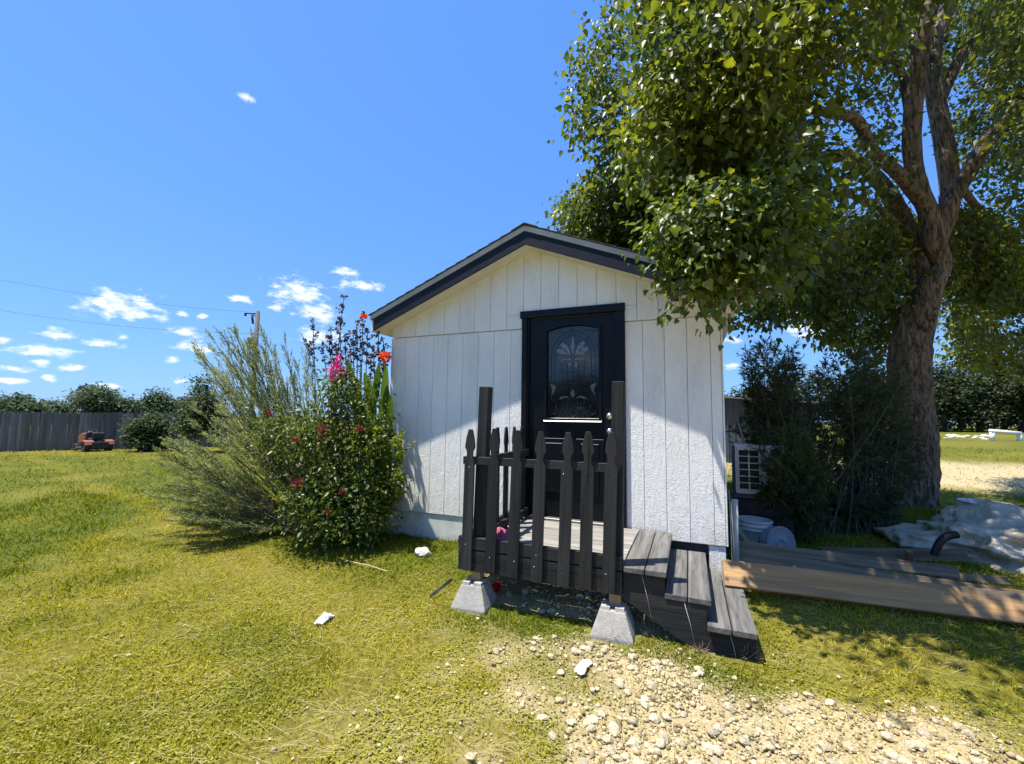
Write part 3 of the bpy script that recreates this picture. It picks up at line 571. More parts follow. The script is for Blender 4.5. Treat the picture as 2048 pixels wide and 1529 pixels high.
tag(put('limestone_boulder', rockmesh(.95, .80, .36, 5, 6, .34), LIMEG, None, (bc[0], bc[1], G(bc[0], bc[1])+.05), (0, 0, .5)), 'large pale grey-green limestone boulder in the shade of the tree', 'boulder')
def bucket(r, h, wall_=.006):
    return lathe([(0, .004), (r*.86, .004), (r*.88, 0), (r*.9, h*.3), (r*.955, h*.72), (r*1.02, h*.725), (r*1.02, h*.76), (r*.965, h*.765), (r*.97, h*.82), (r*1.03, h*.825), (r*1.03, h*.86), (r*.98, h*.865), (r, h*.95), (r*1.05, h*.955), (r*1.05, h), (r*.98, h), (r*.85, .012), (0, .012)], n=36)
PB = mat('dirty_white_plastic', (.46, .50, .50), (.30, .34, .34), scale=4, rough=.5, lo=.4, hi=.7); PBL = mat('blue_grey_plastic', (.22, .25, .30), (.16, .18, .22), scale=5, rough=.5)
def bucketthing(r, h, loc, rot, m, label, lid=False, green=False):
    t = thing('plastic_bucket', label, 'bucket', loc); put('pail', bucket(r, h), m, t, loc, rot)
    Rm = Matrix.LocRotScale(Vector(map(float, loc)), __import__('mathutils').Euler(rot), None)
    pts = [Rm @ Vector((r*1.06*math.cos(a), -r*.5*math.sin(a)*.9, h*.82-r*.9*math.sin(a))) for a in np.linspace(0, math.pi, 14)]
    put('handle', tube(pts, .003, 6), STEEL, t)
    if lid:
        l_ = lathe([(0, h+.004), (r*.25, h+.004), (r*.27, h+.010), (r*.3, h+.004), (r*.9, h+.004), (r*1.0, h+.012), (r*1.08, h+.010), (r*1.08, h-.012), (r*1.06, h-.012)], n=36); put('lid', l_, m, t, loc, rot)
p = onZ(1506, 1040, .37); bucketthing(.165, .37, (p[0], p[1], G(p[0], p[1])), (.0, .03, .4), PB, 'open dirty white bucket standing in the shade behind the plastic pipe')
p = at(1552, 1080, 4.35); zb_ = G(p[0], p[1]); ax_t = Vector((.55, -.80, .12))
q = ax_t.to_track_quat('Z', 'Y').to_euler(); bpos = Vector((p[0], p[1], zb_+.175))-ax_t.normalized()*.30
bucketthing(.155, .36, bpos, tuple(q), PBL, 'blue-grey lidded bucket lying on its side beside the open bucket', True)
p = at(1971, 1020, 6.1); bucketthing(.28, .30, (p[0], p[1], max(G(p[0], p[1]), .27-.28)), (0.02, .02, .2), PB, 'wide pale tub standing behind the limestone boulder')
p0 = at(1868, 1108, 4.2)
hv_, hf_ = [], []; hp = [at(1868, 1112, 4.2), at(1874, 1095, 4.2), at(1884, 1080, 4.2), at(1898, 1072, 4.2), at(1914, 1070, 4.2)]
def spline(P, n):
    P = [np.array(q, float) for q in P]; P = [2*P[0]-P[1]]+P+[2*P[-1]-P[-2]]; out = []
    for i in range(1, len(P)-2):
        for k in range(n):
            t = k/n; a, b, c, d = P[i-1:i+3]; out.append(.5*((2*b)+(c-a)*t+(2*a-5*b+4*c-d)*t*t+(3*b-a-3*c+d)*t**3))
    out.append(P[-2]); return out
hp = spline(hp, 14); put('drain_hose', tube(hp, [.030+.005*(i % 2) for i in range(len(hp))], 14), mat('black_rubber', (.012, .012, .013), rough=.5)); tag(bpy.data.objects['drain_hose'], 'black corrugated drain hose end curling up before the boulder', 'hose')
p = spline([at(1476, 845, 5.6), at(1500, 920, 5.4), at(1535, 975, 5.15), at(1571, 1028, 4.95)], 6)
tag(put('bare_pole', tube(p, [.012+.0015*math.sin(i) for i in range(len(p))], 7), mat('pale_stick', (.36, .31, .24), (.24, .20, .15), scale=20, rough=.9)), 'pale bare stick slanting down in front of the dark shrub', 'stick')
p = onZ(1478, 1100, .0); beam('short_board', at(1462, 1045, 4.4), at(1503, 1108, 4.15), (.8, .3, .3), .05, .02, WG, 'short board leaning between the pipe and the open bucket', 'board')
# air conditioner
WAC = mat('white_enamel', (.62, .62, .59), (.52, .52, .49), scale=6, rough=.45); NB = mat('dark_blue_panel', (.025, .05, .10), (.02, .04, .08), scale=6, rough=.5)
c0 = at(1470, 987, 4.85); x0, y0, z0 = c0; AW, AH, AD = .56, .545, .30
ac = thing('air_conditioner', 'white and blue outdoor air conditioner with a slotted grille behind the shed corner', 'air conditioner', (x0+.3, y0+.15, z0))
put('casing', box(x0+.012, x0+AW, y0+.008, y0+AD, z0, z0+AH, .006), WAC, ac); put('side_panel', box(x0, x0+.0115, y0+.02, y0+AD, z0+.01, z0+AH-.02, .002), NB, ac)
put('fan_recess', box(x0+.045, x0+.245, y0+.001, y0+.0075, z0+.05, z0+AH-.05, 0), mat('recess', (.006, .007, .010), rough=.6), ac)
for k in range(3): put('grille_bar', box(x0+.035+k*.105, x0+.050+k*.105, y0-.012, y0+.0005, z0+.04, z0+AH-.04, .004), WAC, ac)
for k in range(7): put('grille_bar', box(x0+.037, x0+.258, y0-.0105, y0-.0005, z0+.045+k*.0735, z0+.057+k*.0735, .003), WAC, ac)
put('base_rail', box(x0-.02, x0+AW, y0+.0, y0+AD, z0-.05, z0-.002, .004), NB, ac)
st = thing('block_stand', 'dark timber stand under the air conditioner', 'stand', (x0+.3, y0+.1, 0)); g0 = G(x0, y0)
for k in range(3): put('timber', box(x0-.0, x0+AW, y0+.02, y0+AD, g0+k*(z0-.055-g0)/3+.002, g0+(k+1)*(z0-.055-g0)/3-.002, .008), DARK, st)
# grey outbuilding behind
p = at(1440, 790, 14.5); ob = thing('metal_outbuilding', 'dark blue-grey metal outbuilding half hidden behind the dark shrub', 'outbuilding', (p[0]+1.5, p[1]+1, G(p[0], p[1]))); MB_ = mat('blue_grey_metal', (.07, .085, .11), (.05, .06, .08), scale=3, rough=.55); zo = G(p[0]+1, p[1])-.1
put('wall', box(p[0]-.4, p[0]+2.6, p[1]+.05, p[1]+2.5, zo, p[2]-.06, 0), MB_, ob)
for k in range(15): put('rib', box(p[0]-.4+k*.2, p[0]-.37+k*.2, p[1]+.02, p[1]+.049, zo, p[2]-.06, .006), MB_, ob)
put('roof', prism([(p[0]-.55, p[2]-.055), (p[0]+2.75, p[2]-.30), (p[0]+2.75, p[2]-.24), (p[0]-.55, p[2]+.005)], p[1]-.12, p[1]+2.65), mat('grey_sheet_roof', (.22, .23, .25), rough=.5), ob)

# ------------------------------------------------------------------ small things on the lawn
def onG(x, y):
    z = 0.0
    for _ in range(12): p = onZ(x, y, z); z = .5*z+.5*G(p[0], p[1])
    return p
p = onG(845, 1110); tag(put('limestone_rock', rockmesh(.085, .07, .05, 11, 4, .2), LIME, None, (p[0], p[1], G(p[0], p[1])+.025)), 'fist-sized pale rock alone in the green grass left of the porch', 'rock')
WP = mat('white_tissue', (.78, .77, .76), (.66, .65, .66), scale=20, rough=.8)
p = onG(648, 1246); clothobj('paper_scrap', crumple(p[0], p[1], G(p[0], p[1])+.015, .04, .085, .05, 8, 18, .5), WP, 'crumpled white paper scrap on the lawn left of the porch', 'paper', .001)
p = onG(1166, 1340); clothobj('paper_scrap', crumple(p[0], p[1], G(p[0], p[1])+.012, .035, .09, .03, 5, 16, -.4), mat('soiled_tissue', (.62, .56, .44), rough=.9), 'flattened soiled paper scrap on the gravel before the right pier block', 'paper', .001)
a, b = onG(860, 1203), onG(905, 1176); a[2] = G(*a[:2])+.02; b[2] = G(*b[:2])+.06
beam('metal_strip', a, b, (0, .5, 1), .03, .004, mat('dull_green_metal', (.08, .10, .09), (.3, .32, .31), scale=9, rough=.4, metal=.5), 'short dull green metal strip leaning by the left pier block', 'metal strip', .001)
p = spline([onG(690, 1128), onG(715, 1134), onG(745, 1141), onG(775, 1151)], 6); p = [np.array([q[0], q[1], G(q[0], q[1])+.035]) for q in p]
tag(put('dry_stalk', tube(p, .004, 6), mat('straw', (.5, .42, .22), rough=.9)), 'curved dry straw stalk lying on the grass in front of the shrubs', 'stalk')
p = [onG(712, 1088), onG(737, 1098)]; p = [np.array([q[0], q[1], G(q[0], q[1])+.03]) for q in p]; tag(put('bare_stick', tube([p[0], (p[0]+p[1])/2+np.array([0, 0, .01]), p[1]], .009, 6), mat('pale_wood', (.5, .43, .33), rough=.9)), 'short pale stick on the grass at the foot of the flowering shrub', 'stick')

# ------------------------------------------------------------------ fence, mower, pole
FW = [wood('grey_fence_%d' % i, c1, c2, 2, bump=.5, col3=c3, tint=.35, sc=.4) for i, (c1, c2, c3) in enumerate((((.125, .115, .105), (.215, .20, .185), (.095, .07, .065)), ((.095, .075, .07), (.18, .15, .14), (.075, .05, .045)), ((.10, .10, .10), (.19, .18, .165), (.12, .085, .06))))]
f0 = at(-70, 850, 18.9); f1 = at(470, 850, 22.9); fd = (f1-f0)[:2]; FL_ = np.hypot(*fd); fd = fd/FL_; fn = np.array([-fd[1], fd[0]]); fang = math.atan2(fd[1], fd[0])
fence = thing('board_fence', 'long weathered grey board fence at the back of the lawn', 'fence', (f0[0], f0[1], G(f0[0], f0[1])))
bmsh = [prism([(-.068, 0), (.068, 0), (.068, 1.76+e), (.0, 1.785+e), (-.068, 1.76+e)], -.009, .009) for e in (0, .03, -.025, .012)]
for e in bmsh: e.materials.append(FW[bmsh.index(e) % 3])
nb = int(FL_/.142)
for k in range(nb):
    q = f0[:2]+fd*(k*.142+.07); put('fence_board', bmsh[k % 4 if k % 7 else (k//7) % 4], None, fence, (q[0], q[1], G(*q)-.02+random.uniform(-.015, .02)), (0, random.uniform(-.006, .006), fang+random.uniform(-.01, .01)))
for k in range(int(FL_/2.4)+1):
    q = f0[:2]+fd*(k*2.4+.07)+fn*.10; put('fence_post', box(-.045, .045, -.045, .045, 0, 1.72, .004), FW[0], fence, (q[0], q[1], G(*q)-.03), (0, 0, fang))
for zz in (.3, 1.45):
    A = np.array([*(f0[:2]+fn*.035), G(*f0[:2])+zz]); B = np.array([*(f1[:2]+fn*.035), G(*f1[:2])+zz]); beam('fence_rail', A, B, (0, 0, 1), .09, .038, FW[0], None, parent=fence)
# riding mower seen from behind
mp_c = onG(194, 903); mz = G(*mp_c[:2]); sc_ = np.linalg.norm(mp_c-CAM)
mo = thing('riding_mower', 'orange-red riding lawn mower parked in front of the board fence', 'mower', (mp_c[0], mp_c[1], mz))
OR = mat('faded_orange_paint', (.23, .065, .035), (.33, .12, .075), scale=5, rough=.5); BK = mat('mower_black', (.02, .021, .022), (.04, .04, .042), scale=8, rough=.6); TY = mat('tyre_rubber', (.02, .02, .02), (.045, .042, .038), scale=12, rough=.9)
vdir = unit((mp_c-CAM)*np.array([1, 1, 0])); mang = math.atan2(vdir[1], vdir[0])-math.pi/2+.35      # local +y points away from the camera, turned a little
def mput(n, me, m, par=None, loc=(0, 0, 0), rot=(0, 0, 0)):
    if not me.get('sc'):
        me.transform(Matrix.Scale(.86, 4)); me['sc'] = 1
    loc = tuple(.86*c for c in loc)
    R3 = Matrix.Translation(Vector((mp_c[0], mp_c[1], mz))) @ Matrix.Rotation(mang, 4, 'Z') @ Matrix.LocRotScale(Vector(loc), __import__('mathutils').Euler(rot), Vector((1, 1, 1)))
    return put(n, me, m, par or mo, R3.to_translation(), R3.to_euler())
def wheel(r, wd): return lathe([(0, -wd/2+.02), (r*.45, -wd/2+.02), (r*.5, -wd/2), (r*.9, -wd/2), (r, -wd/2+.03), (r, wd/2-.03), (r*.9, wd/2), (r*.5, wd/2), (r*.45, wd/2-.02), (0, wd/2-.02)], n=24)
for sx_ in (-1, 1):
    wv = mput('wheel', wheel(.26, .24), TY, None, (sx_*.46, 0, .26), (0, math.pi/2, 0)); mput('wheel', wheel(.19, .15), TY, None, (sx_*.42, 1.25, .19), (0, math.pi/2, 0))
    mput('fender', prism([(-.32, .36), (-.22, .54), (.05, .60), (.34, .52), (.40, .40), (.30, .46), (.05, .535), (-.18, .48), (-.27, .34)], sx_*.60, sx_*.22, .01, axis='x'), OR)
mput('chassis', box(-.22, .22, -.25, 1.45, .22, .44, .02), BK); mput('mower_deck', box(-.56, .56, .35, 1.0, .10, .24, .04), BK)
mput('rear_panel', box(-.34, .34, -.32, -.25, .16, .50, .02), BK); mput('seat', box(-.25, .25, .05, .48, .60, .68, .03), BK); mput('seat_back', box(-.25, .25, -.05, .06, .62, .98, .04), BK)
mput('hood', prism([(.78, .40), (1.50, .40), (1.56, .55), (1.50, .80), (1.30, .90), (.85, .96), (.74, .90)], -.27, .27, .03, axis='x'), OR); mput('dash', box(-.24, .24, .66, .78, .42, .98, .03), BK)
mput('steering_wheel', pydata('sw', *tube_vf([(.18*math.cos(a), .62+.13*math.sin(a), 1.04+.09*math.sin(a)) for a in np.linspace(0, 2*math.pi, 20)], .016, 8), True), BK)
mput('engine_top', box(-.08, .10, .95, 1.1, .94, 1.02, .02), STEEL)
# green water pipe along the fence
pp = [onG(x_, y_) for x_, y_ in ((222, 899), (262, 896), (290, 895), (330, 893), (372, 892), (400, 891))]; pp = [np.array([q[0], q[1], G(q[0], q[1])+.10]) for q in pp]
tag(put('green_hose', tube(spline(pp, 5), .07, 8), mat('pale_green_pipe', (.16, .40, .32), (.30, .52, .44), scale=.6, rough=.5)), 'pale green plastic pipe lying along the foot of the far fence', 'pipe')
# utility pole
PW = wood('pole_wood', (.09, .085, .08), (.16, .15, .14), 2, tint=0); ptop = at(516, 623, 30); pb = ptop.copy(); gz0_ = G(pb[0], pb[1])
pole = thing('utility_pole', 'dark wooden utility pole with wires rising behind the feathery shrub', 'utility pole', (pb[0], pb[1], gz0_))
put('pole', tube([(pb[0], pb[1], gz0_-.3), (pb[0], pb[1], 4), (pb[0], pb[1], ptop[2])], [.17, .155, .13], 12), PW, pole)
put('bracket', tube([at(514, 628, 29.95), at(492, 627, 29.95)], .045, 6), DARK, pole); put('bracket', tube([at(514, 636, 29.9), at(503, 627, 29.9)], .03, 6), DARK, pole)
put('insulator', lathe([(0, -.2), (.09, -.18), (.05, -.1), (.10, -.05), (.05, .02), (0, .05)], *at(491, 627, 29.95), 12), DARK, pole); put('fuse', tube([at(504, 630, 29.9), at(506, 648, 29.9)], .07, 8), DARK, pole)
put('transformer', lathe([(0, -.45), (.24, -.43), (.25, .3), (.27, .32), (.1, .42), (0, .42)], *at(503, 686, 29.7), 16), mat('transformer_grey', (.16, .17, .18), rough=.5), pole)
for a, b, sag in (((492, 624, 29.9), (-260, 505, 24), .5), ((512, 668, 29.9), (-260, 572, 24), .6), ((519, 650, 30), (640, 830, 27), 0)):
    A, B = at(*a), at(*b); put('wire', tube([A+(B-A)*t+np.array([0, 0, -sag*4*t*(1-t)]) for t in np.linspace(0, 1, 14)], .007, 5), DARK, pole)
# white pipe frame and rubble far right
p = onG(1985, 882); pw = thing('white_pipe_frame', 'white plastic pipe frame standing before the far tree line', 'pipe frame', p); WPI = mat('white_pvc', (.70, .70, .68), rough=.4); S_ = np.linalg.norm(p-CAM)/859
cR = rt0; u0 = np.array([0, 0, 1.])
for nm, a, b in (('leg', (0, 0), (.0, 11)), ('top_pipe', (-2, 13), (38, 10)), ('leg', (36, -2), (36, 9))): put(nm, tube([p+cR*S_*a[0]+u0*S_*a[1], p+cR*S_*(a[0]+b[0])/2+u0*S_*(a[1]+b[1])/2, p+cR*S_*b[0]+u0*S_*b[1]], S_*2.6, 10), WPI, pw)
for k in range(16):
    p = onG(random.uniform(1885, 1975), random.uniform(872, 880)); s_ = np.linalg.norm(p-CAM)/859*random.uniform(1.5, 3.6)
    tag(put('rubble_stone', rockmesh(s_*1.4, s_, s_*.6, 30+k, 2, .25), LIME, None, (p[0], p[1], G(p[0], p[1])+s_*.2)), 'white rubble stone in the low row before the far tree line', 'stone', 'white rubble along the far tree line')
# ------------------------------------------------------------------ trees and shrubs
BARK = mat('furrowed_bark', (.058, .042, .030), (.28, .20, .135), scale=4.2, stretch=(5, 5, 1.0), rough=.95, bump=1.0, bscale=4.2, bdist=.09, lo=.40, hi=.58, dist=1.0, coord='Object')
TWIG = mat('twig', (.10, .08, .055), rough=.9)
def limb(P, sides=20, sub=8, amp=.06, name='limb'):
    """a bent tapering limb with furrowed bark; P = [(x,y,z,r)...]"""
    S = np.array(spline([np.array(q) for q in P], sub)); pts = S[:, :3]; rad = np.maximum(S[:, 3], .006); n = len(pts); V = np.zeros((n, sides, 3)); ref = None; Lc = np.concatenate([[0], np.cumsum(np.linalg.norm(np.diff(pts, axis=0), axis=1))])
    ang = np.arange(sides)*2*math.pi/sides
    for i in range(n):
        t = unit(pts[min(i+1, n-1)]-pts[max(i-1, 0)]); ref = unit(np.cross(t, [.3, .9, .1])) if ref is None else unit(ref-t*np.dot(ref, t)); b = np.cross(t, ref)
        c = np.stack([np.cos(ang)*2.2*rad[0]*6, np.sin(ang)*2.2*rad[0]*6, np.full(sides, Lc[i]*2.2)], -1)
        d = 1+amp*2*(np.abs(vnoise(c+7, 2.4)-.5)*2-.4)+amp*1.5*(vnoise(c*np.array([.5, .5, .5])+3, .8)-.5)
        V[i] = pts[i]+(np.cos(ang)[:, None]*ref+np.sin(ang)[:, None]*b)*(rad[i]*d)[:, None]
    idx = [(i*sides+k, i*sides+(k+1) % sides, (i+1)*sides+(k+1) % sides, (i+1)*sides+k) for i in range(n-1) for k in range(sides)]
    return fastmesh(name, V.reshape(-1, 3), np.array(idx), 4, smooth=True)
def px(L_): return [np.array([*at(a, b, d), r]) for a, b, d, r in L_]
def clump(Pc, k, spread, size, droop=.4, tb=None, up_=.5, out=None):
    """k leaves round every centre: positions, axes, normals, sizes, tints"""
    n = len(Pc); off = rng.normal(size=(n, k, 3))*spread*np.array([1, 1, .8]); P = (Pc[:, None]+off).reshape(-1, 3); m = n*k
    D = unit(off.reshape(-1, 3)/spread*.6+rng.normal(size=(m, 3))*.6+np.array([0, 0, -droop*2])); Nn = unit(rng.normal(size=(m, 3))*.55+np.array([0, 0, up_*2])+off.reshape(-1, 3)/spread*.3)
    tt = np.clip(np.repeat(rng.beta(2, 3, n) if tb is None else tb, k)+rng.normal(size=m)*.16, 0, 1)
    return P, D, Nn, size*np.clip(np.exp(rng.normal(size=m)*.28), .45, 1.6), tt
# --- the big shade tree
TREE = thing('shade_tree', 'tall shade tree with furrowed forked trunk and heart-shaped leaves over the shed', 'tree', (*at(1818, 1075, 7.4)[:2], 0))
D0 = 7.4
trunk = px([(1806, 1098, D0, .56), (1812, 1060, D0, .45), (1822, 1000, D0, .355), (1828, 900, D0, .315), (1820, 800, D0, .295), (1818, 720, D0, .285), (1828, 650, D0, .255), (1834, 600, D0, .20), (1838, 550, D0, .13)])
to = put('trunk', limb(trunk, 56, 22, .075), BARK, TREE)
for s_ in ([(1844, 660, 7.25, .17), (1858, 580, 7.15, .175), (1882, 532, 7.1, .14), (1868, 485, 7.05, .15), (1858, 430, 7.05, .135), (1836, 370, 7.05, .125), (1824, 300, 7.0, .125), (1828, 200, 6.9, .12), (1840, 100, 6.8, .12), (1862, 0, 6.7, .11), (1885, -160, 6.6, .08), (1870, -360, 6.6, .04)],
           [(1840, 600, 7.5, .19), (1822, 490, 7.6, .165), (1785, 400, 7.5, .13), (1735, 340, 7.2, .105), (1690, 312, 6.9, .09), (1620, 318, 6.4, .07), (1540, 340, 5.8, .045), (1460, 370, 5.2, .02)],
           [(1868, 500, 7.25, .13), (1888, 440, 7.2, .135), (1905, 395, 7.2, .13), (1940, 340, 7.1, .115), (1985, 270, 7.0, .11), (2048, 205, 6.9, .10), (2150, 120, 6.8, .08), (2300, 0, 6.8, .04)],
           [(1872, 500, 7.5, .12), (1900, 400, 7.7, .145), (1890, 300, 7.8, .15), (1872, 200, 7.9, .14), (1862, 110, 8.0, .15), (1895, 20, 8.0, .12), (1950, -90, 8.1, .08), (2000, -260, 8.2, .04)],
           [(1850, 415, 7.05, .10), (1800, 352, 6.9, .095), (1745, 300, 6.7, .085), (1712, 240, 6.5, .08), (1655, 226, 6.2, .065), (1570, 200, 5.7, .045), (1500, 160, 5.3, .035), (1420, 130, 5.0, .022), (1330, 120, 4.8, .012)],
           [(1835, 350, 7.0, .07), (1800, 140, 7.2, .06), (1745, 120, 7.0, .05), (1640, 90, 6.4, .035), (1500, 40, 5.8, .02)],
           [(1872, 220, 7.9, .09), (1930, 100, 7.8, .08), (2000, 20, 7.6, .07), (2120, -60, 7.5, .04)],
           [(1862, 120, 7.9, .09), (1800, 60, 7.9, .08), (1760, 0, 7.8, .06), (1680, -80, 7.5, .03)],
           [(1800, 455, 7.4, .06), (1740, 405, 7.0, .045), (1660, 390, 6.4, .03), (1560, 420, 5.6, .018), (1440, 470, 4.8, .01)],
           [(1890, 330, 7.8, .08), (1960, 420, 8.4, .06), (2040, 470, 8.8, .04), (2120, 520, 9, .02)],
           [(1600, 60, 6.3, .04), (1450, 60, 5.5, .03), (1340, 90, 5.0, .02), (1260, 170, 4.7, .01)]):
    put('limb', limb(px(s_), 24 if s_[0][3] > .08 else 12, 10, .06), BARK, to)
# crown: clusters of leaves through the crown's volume, gaps where noise leaves them out
def inpoly(x, y, poly):
    r = np.zeros(len(x), bool); j = len(poly)-1
    for i in range(len(poly)):
        (xi, yi), (xj, yj) = poly[i], poly[j]; c = ((yi > y) != (yj > y)) & (x < (xj-xi)*(y-yi)/(yj-yi+1e-9)+xi); r ^= c; j = i
    return r
def sample(n, poly, d0, d1, thr, fs=1.1, seed=0.0):
    out = []; xs = [q[0] for q in poly]; ys = [q[1] for q in poly]; tot = 0
    while tot < n:
        x = rng.uniform(min(xs), max(xs), 4000); y = rng.uniform(min(ys), max(ys), 4000); k = inpoly(x, y, poly); x, y = x[k], y[k]
        d = (rng.uniform(d0**3, d1**3, len(x)))**(1/3); P = CAM+(rt[None]*((x-1024)/FPX)[:, None]-up[None]*((y-764.5)/FPX)[:, None]+fw[None])*d[:, None]
        k = vnoise(P+seed, fs) > thr; q = P[k]; out.append(q); tot += len(q)
    return np.concatenate(out)[:n]
tc_ = at(1840, 300, 7.3)
R1 = sample(1900, [(1150, -300), (1150, 40), (1165, 130), (1142, 225), (1200, 320), (1270, 400), (1330, 500), (1400, 570), (1410, 600), (1450, 590), (1520, 560), (1640, 500), (1740, 420), (1790, 200), (1830, -300)], 4.3, 7.6, .44)
R1 = R1[np.linalg.norm((R1-tc_)*np.array([1, 1, .9]), axis=1) < 5.9]
R2 = sample(380, [(1125, 425), (1190, 360), (1300, 420), (1330, 560), (1230, 560), (1150, 480)], 6.2, 8.6, .40)          # part of the crown beyond the roof
R3 = np.concatenate([sample(270, [(1350, 440), (1560, 420), (1540, 530), (1470, 530), (1400, 540), (1365, 510)], 3.25, 3.8, .40), sample(26, [(1385, 540), (1440, 540), (1425, 600), (1398, 605)], 3.3, 3.6, .30)])           # sprays hanging before the eave
R3 = np.concatenate([R3, sample(430, [(1300, 40), (1600, 20), (1600, 440), (1500, 520), (1370, 500), (1270, 300)], 3.8, 5.3, .50)])
R4 = sample(1400, [(1790, -300), (1790, 60), (1900, 250), (1960, 450), (1890, 640), (1960, 690), (2080, 720), (2400, 600), (2400, -300)], 7.6, 10.5, .45)
R5 = sample(680, [(1560, 480), (1780, 430), (1800, 560), (1810, 740), (1740, 720), (1660, 680), (1620, 620), (1500, 650), (1500, 600)], 6.6, 9.0, .46)
R6 = sample(600, [(1230, -1500), (2500, -1500), (2600, -250), (1200, -250)], 5.0, 9.0, .42); R6 = R6[np.linalg.norm(R6-at(1830, 100, 7.2), axis=1) < 5.2]
R7 = sample(380, [(1900, -200), (2400, -200), (2400, 420), (2030, 300)], 5.0, 7.0, .5)
R8 = sample(300, [(1820, 430), (1960, 430), (2048, 560), (2048, 640), (1900, 560)], 7.8, 9.0, .46)
def ell(n, c, r, thr): v = randdir(n*3)*rng.random((n*3, 1))**.4*np.array(r)+np.array(c); v = v[vnoise(v+50, 1.1) > thr]; return v[:n]
R9 = np.concatenate([ell(190, (4.0, -1.8, 5.0), (1.15, .75, .65), .47), ell(190, (5.2, -.6, 5.6), (1.0, 1.2, .8), .48)])
d9 = R9-CAM; py9 = 764.5-FPX*(d9@up)/(d9@fw); px9 = 1024+FPX*(d9@rt)/(d9@fw); R9 = R9[py9 < -40]
R10 = sample(300, [(1885, 560), (2120, 560), (2120, 750), (1960, 750), (1905, 690)], 8.5, 11, .47)
Pc = np.concatenate([R1, R2, R3, R4, R5, R6, R7, R8, R9, R10])
d_ = Pc-CAM; dd = d_@fw; pxx = 1024+FPX*(d_@rt)/dd; pyy = 764.5-FPX*(d_@up)/dd          # the crown is thin and open round the main fork
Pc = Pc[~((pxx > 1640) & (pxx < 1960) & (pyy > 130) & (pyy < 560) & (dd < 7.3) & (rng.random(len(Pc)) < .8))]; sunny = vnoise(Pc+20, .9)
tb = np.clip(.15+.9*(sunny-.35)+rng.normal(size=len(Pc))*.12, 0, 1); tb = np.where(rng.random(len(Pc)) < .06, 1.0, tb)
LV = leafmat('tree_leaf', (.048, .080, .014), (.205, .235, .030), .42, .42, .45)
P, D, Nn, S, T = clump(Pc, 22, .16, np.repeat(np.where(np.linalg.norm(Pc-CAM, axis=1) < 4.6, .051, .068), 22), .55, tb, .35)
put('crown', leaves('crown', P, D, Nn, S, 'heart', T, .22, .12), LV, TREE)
inner = Pc+unit(tc_-Pc)*rng.uniform(.3, .75, (len(Pc), 1))+rng.normal(size=Pc.shape)*.08; 
tw1 = np.concatenate([Pc, P[::9]-0*P[::9]]); tag(put('twigs', sticks('twigs', inner, Pc+rng.normal(size=Pc.shape)*.03, .007, .003), TWIG, TREE), None, kind='stuff')
dead = px([(1770, 330, 5.8, .006), (1720, 300, 5.7, .006), (1690, 275, 5.6, .005), (1655, 262, 5.5, .004), (1625, 255, 5.4, .003)]); dv, df = [], []
for L_ in ([(1765, 328), (1720, 312), (1685, 285), (1640, 268), (1622, 258)], [(1735, 318), (1745, 335), (1730, 352)], [(1700, 298), (1690, 320), (1672, 330)], [(1720, 312), (1690, 305), (1650, 310), (1635, 325)]):
    tube_vf(spline([at(a, b, 5.6) for a, b in L_], 5), .006, 5, dv, df)
put('dead_twig', pydata('dead', dv, df, True), mat('grey_dead_wood', (.42, .38, .33), rough=.9), TREE)
# --- generic stems with twigs and narrow leaves
def stemmy(tips, bases, ntw, nlf, lsize, tw_len, shape, t0=.3, bow=.12, spread=.5, hang=0.0, tr=(0, 1)):
    A, B, R0, R1_, LP, LD, LT = [], [], [], [], [], [], []
    for tip, base in zip(tips, bases):
        L_ = np.linalg.norm(tip-base); mid = (tip+base)/2+np.array([0, 0, -bow*L_])*0+np.cross(unit(tip-base), randdir(1)[0])*bow*L_; ts = np.linspace(0, 1, 9); pts = np.array([(1-t)**2*base+2*t*(1-t)*mid+t*t*tip for t in ts])
        r = .010*L_/2.0
        for i in range(8): A.append(pts[i]); B.append(pts[i+1]); R0.append(max(.0015, r*(1-ts[i]*.85))); R1_.append(max(.0015, r*(1-ts[i+1]*.85)))
        tint = rng.uniform(*tr)
        for t in t0+(1-t0)*rng.random(ntw)**.8:
            p = (1-t)**2*base+2*t*(1-t)*mid+t*t*tip; tg = unit(2*(1-t)*(mid-base)+2*t*(tip-mid)); d = unit(tg+randdir(1)[0]*spread+np.array([0, 0, -hang])); ln = tw_len*(1.15-.75*t)*rng.uniform(.5, 1.2); e = p+d*ln
            A.append(p); B.append(e); R0.append(.0022); R1_.append(.0012)
            u_ = rng.random(nlf)**.8; LP.append(p+(e-p)*u_[:, None]); LD.append(unit(d+rng.normal(size=(nlf, 3))*.45+np.array([0, 0, -hang]))); LT.append(np.clip(tint+rng.normal(size=nlf)*.2, 0, 1))
    LP, LD, LT = map(np.concatenate, (LP, LD, LT)); m = len(LP)
    return (np.array(A), np.array(B), np.array(R0), np.array(R1_)), leaves('leaf', LP, LD, unit(rng.normal(size=(m, 3))*.7+np.array([0, 0, .6])), lsize*rng.uniform(.6, 1.2, m), shape, LT, .1, .15)
def shrub(name, label, cat, base, st, lm, m, sm=TWIG, group=None):
    t = thing(name, label, cat, (base[0], base[1], G(base[0], base[1])), group); put('stems', sticks('stems', *st), sm, t); put('foliage', lm, m, t); return t
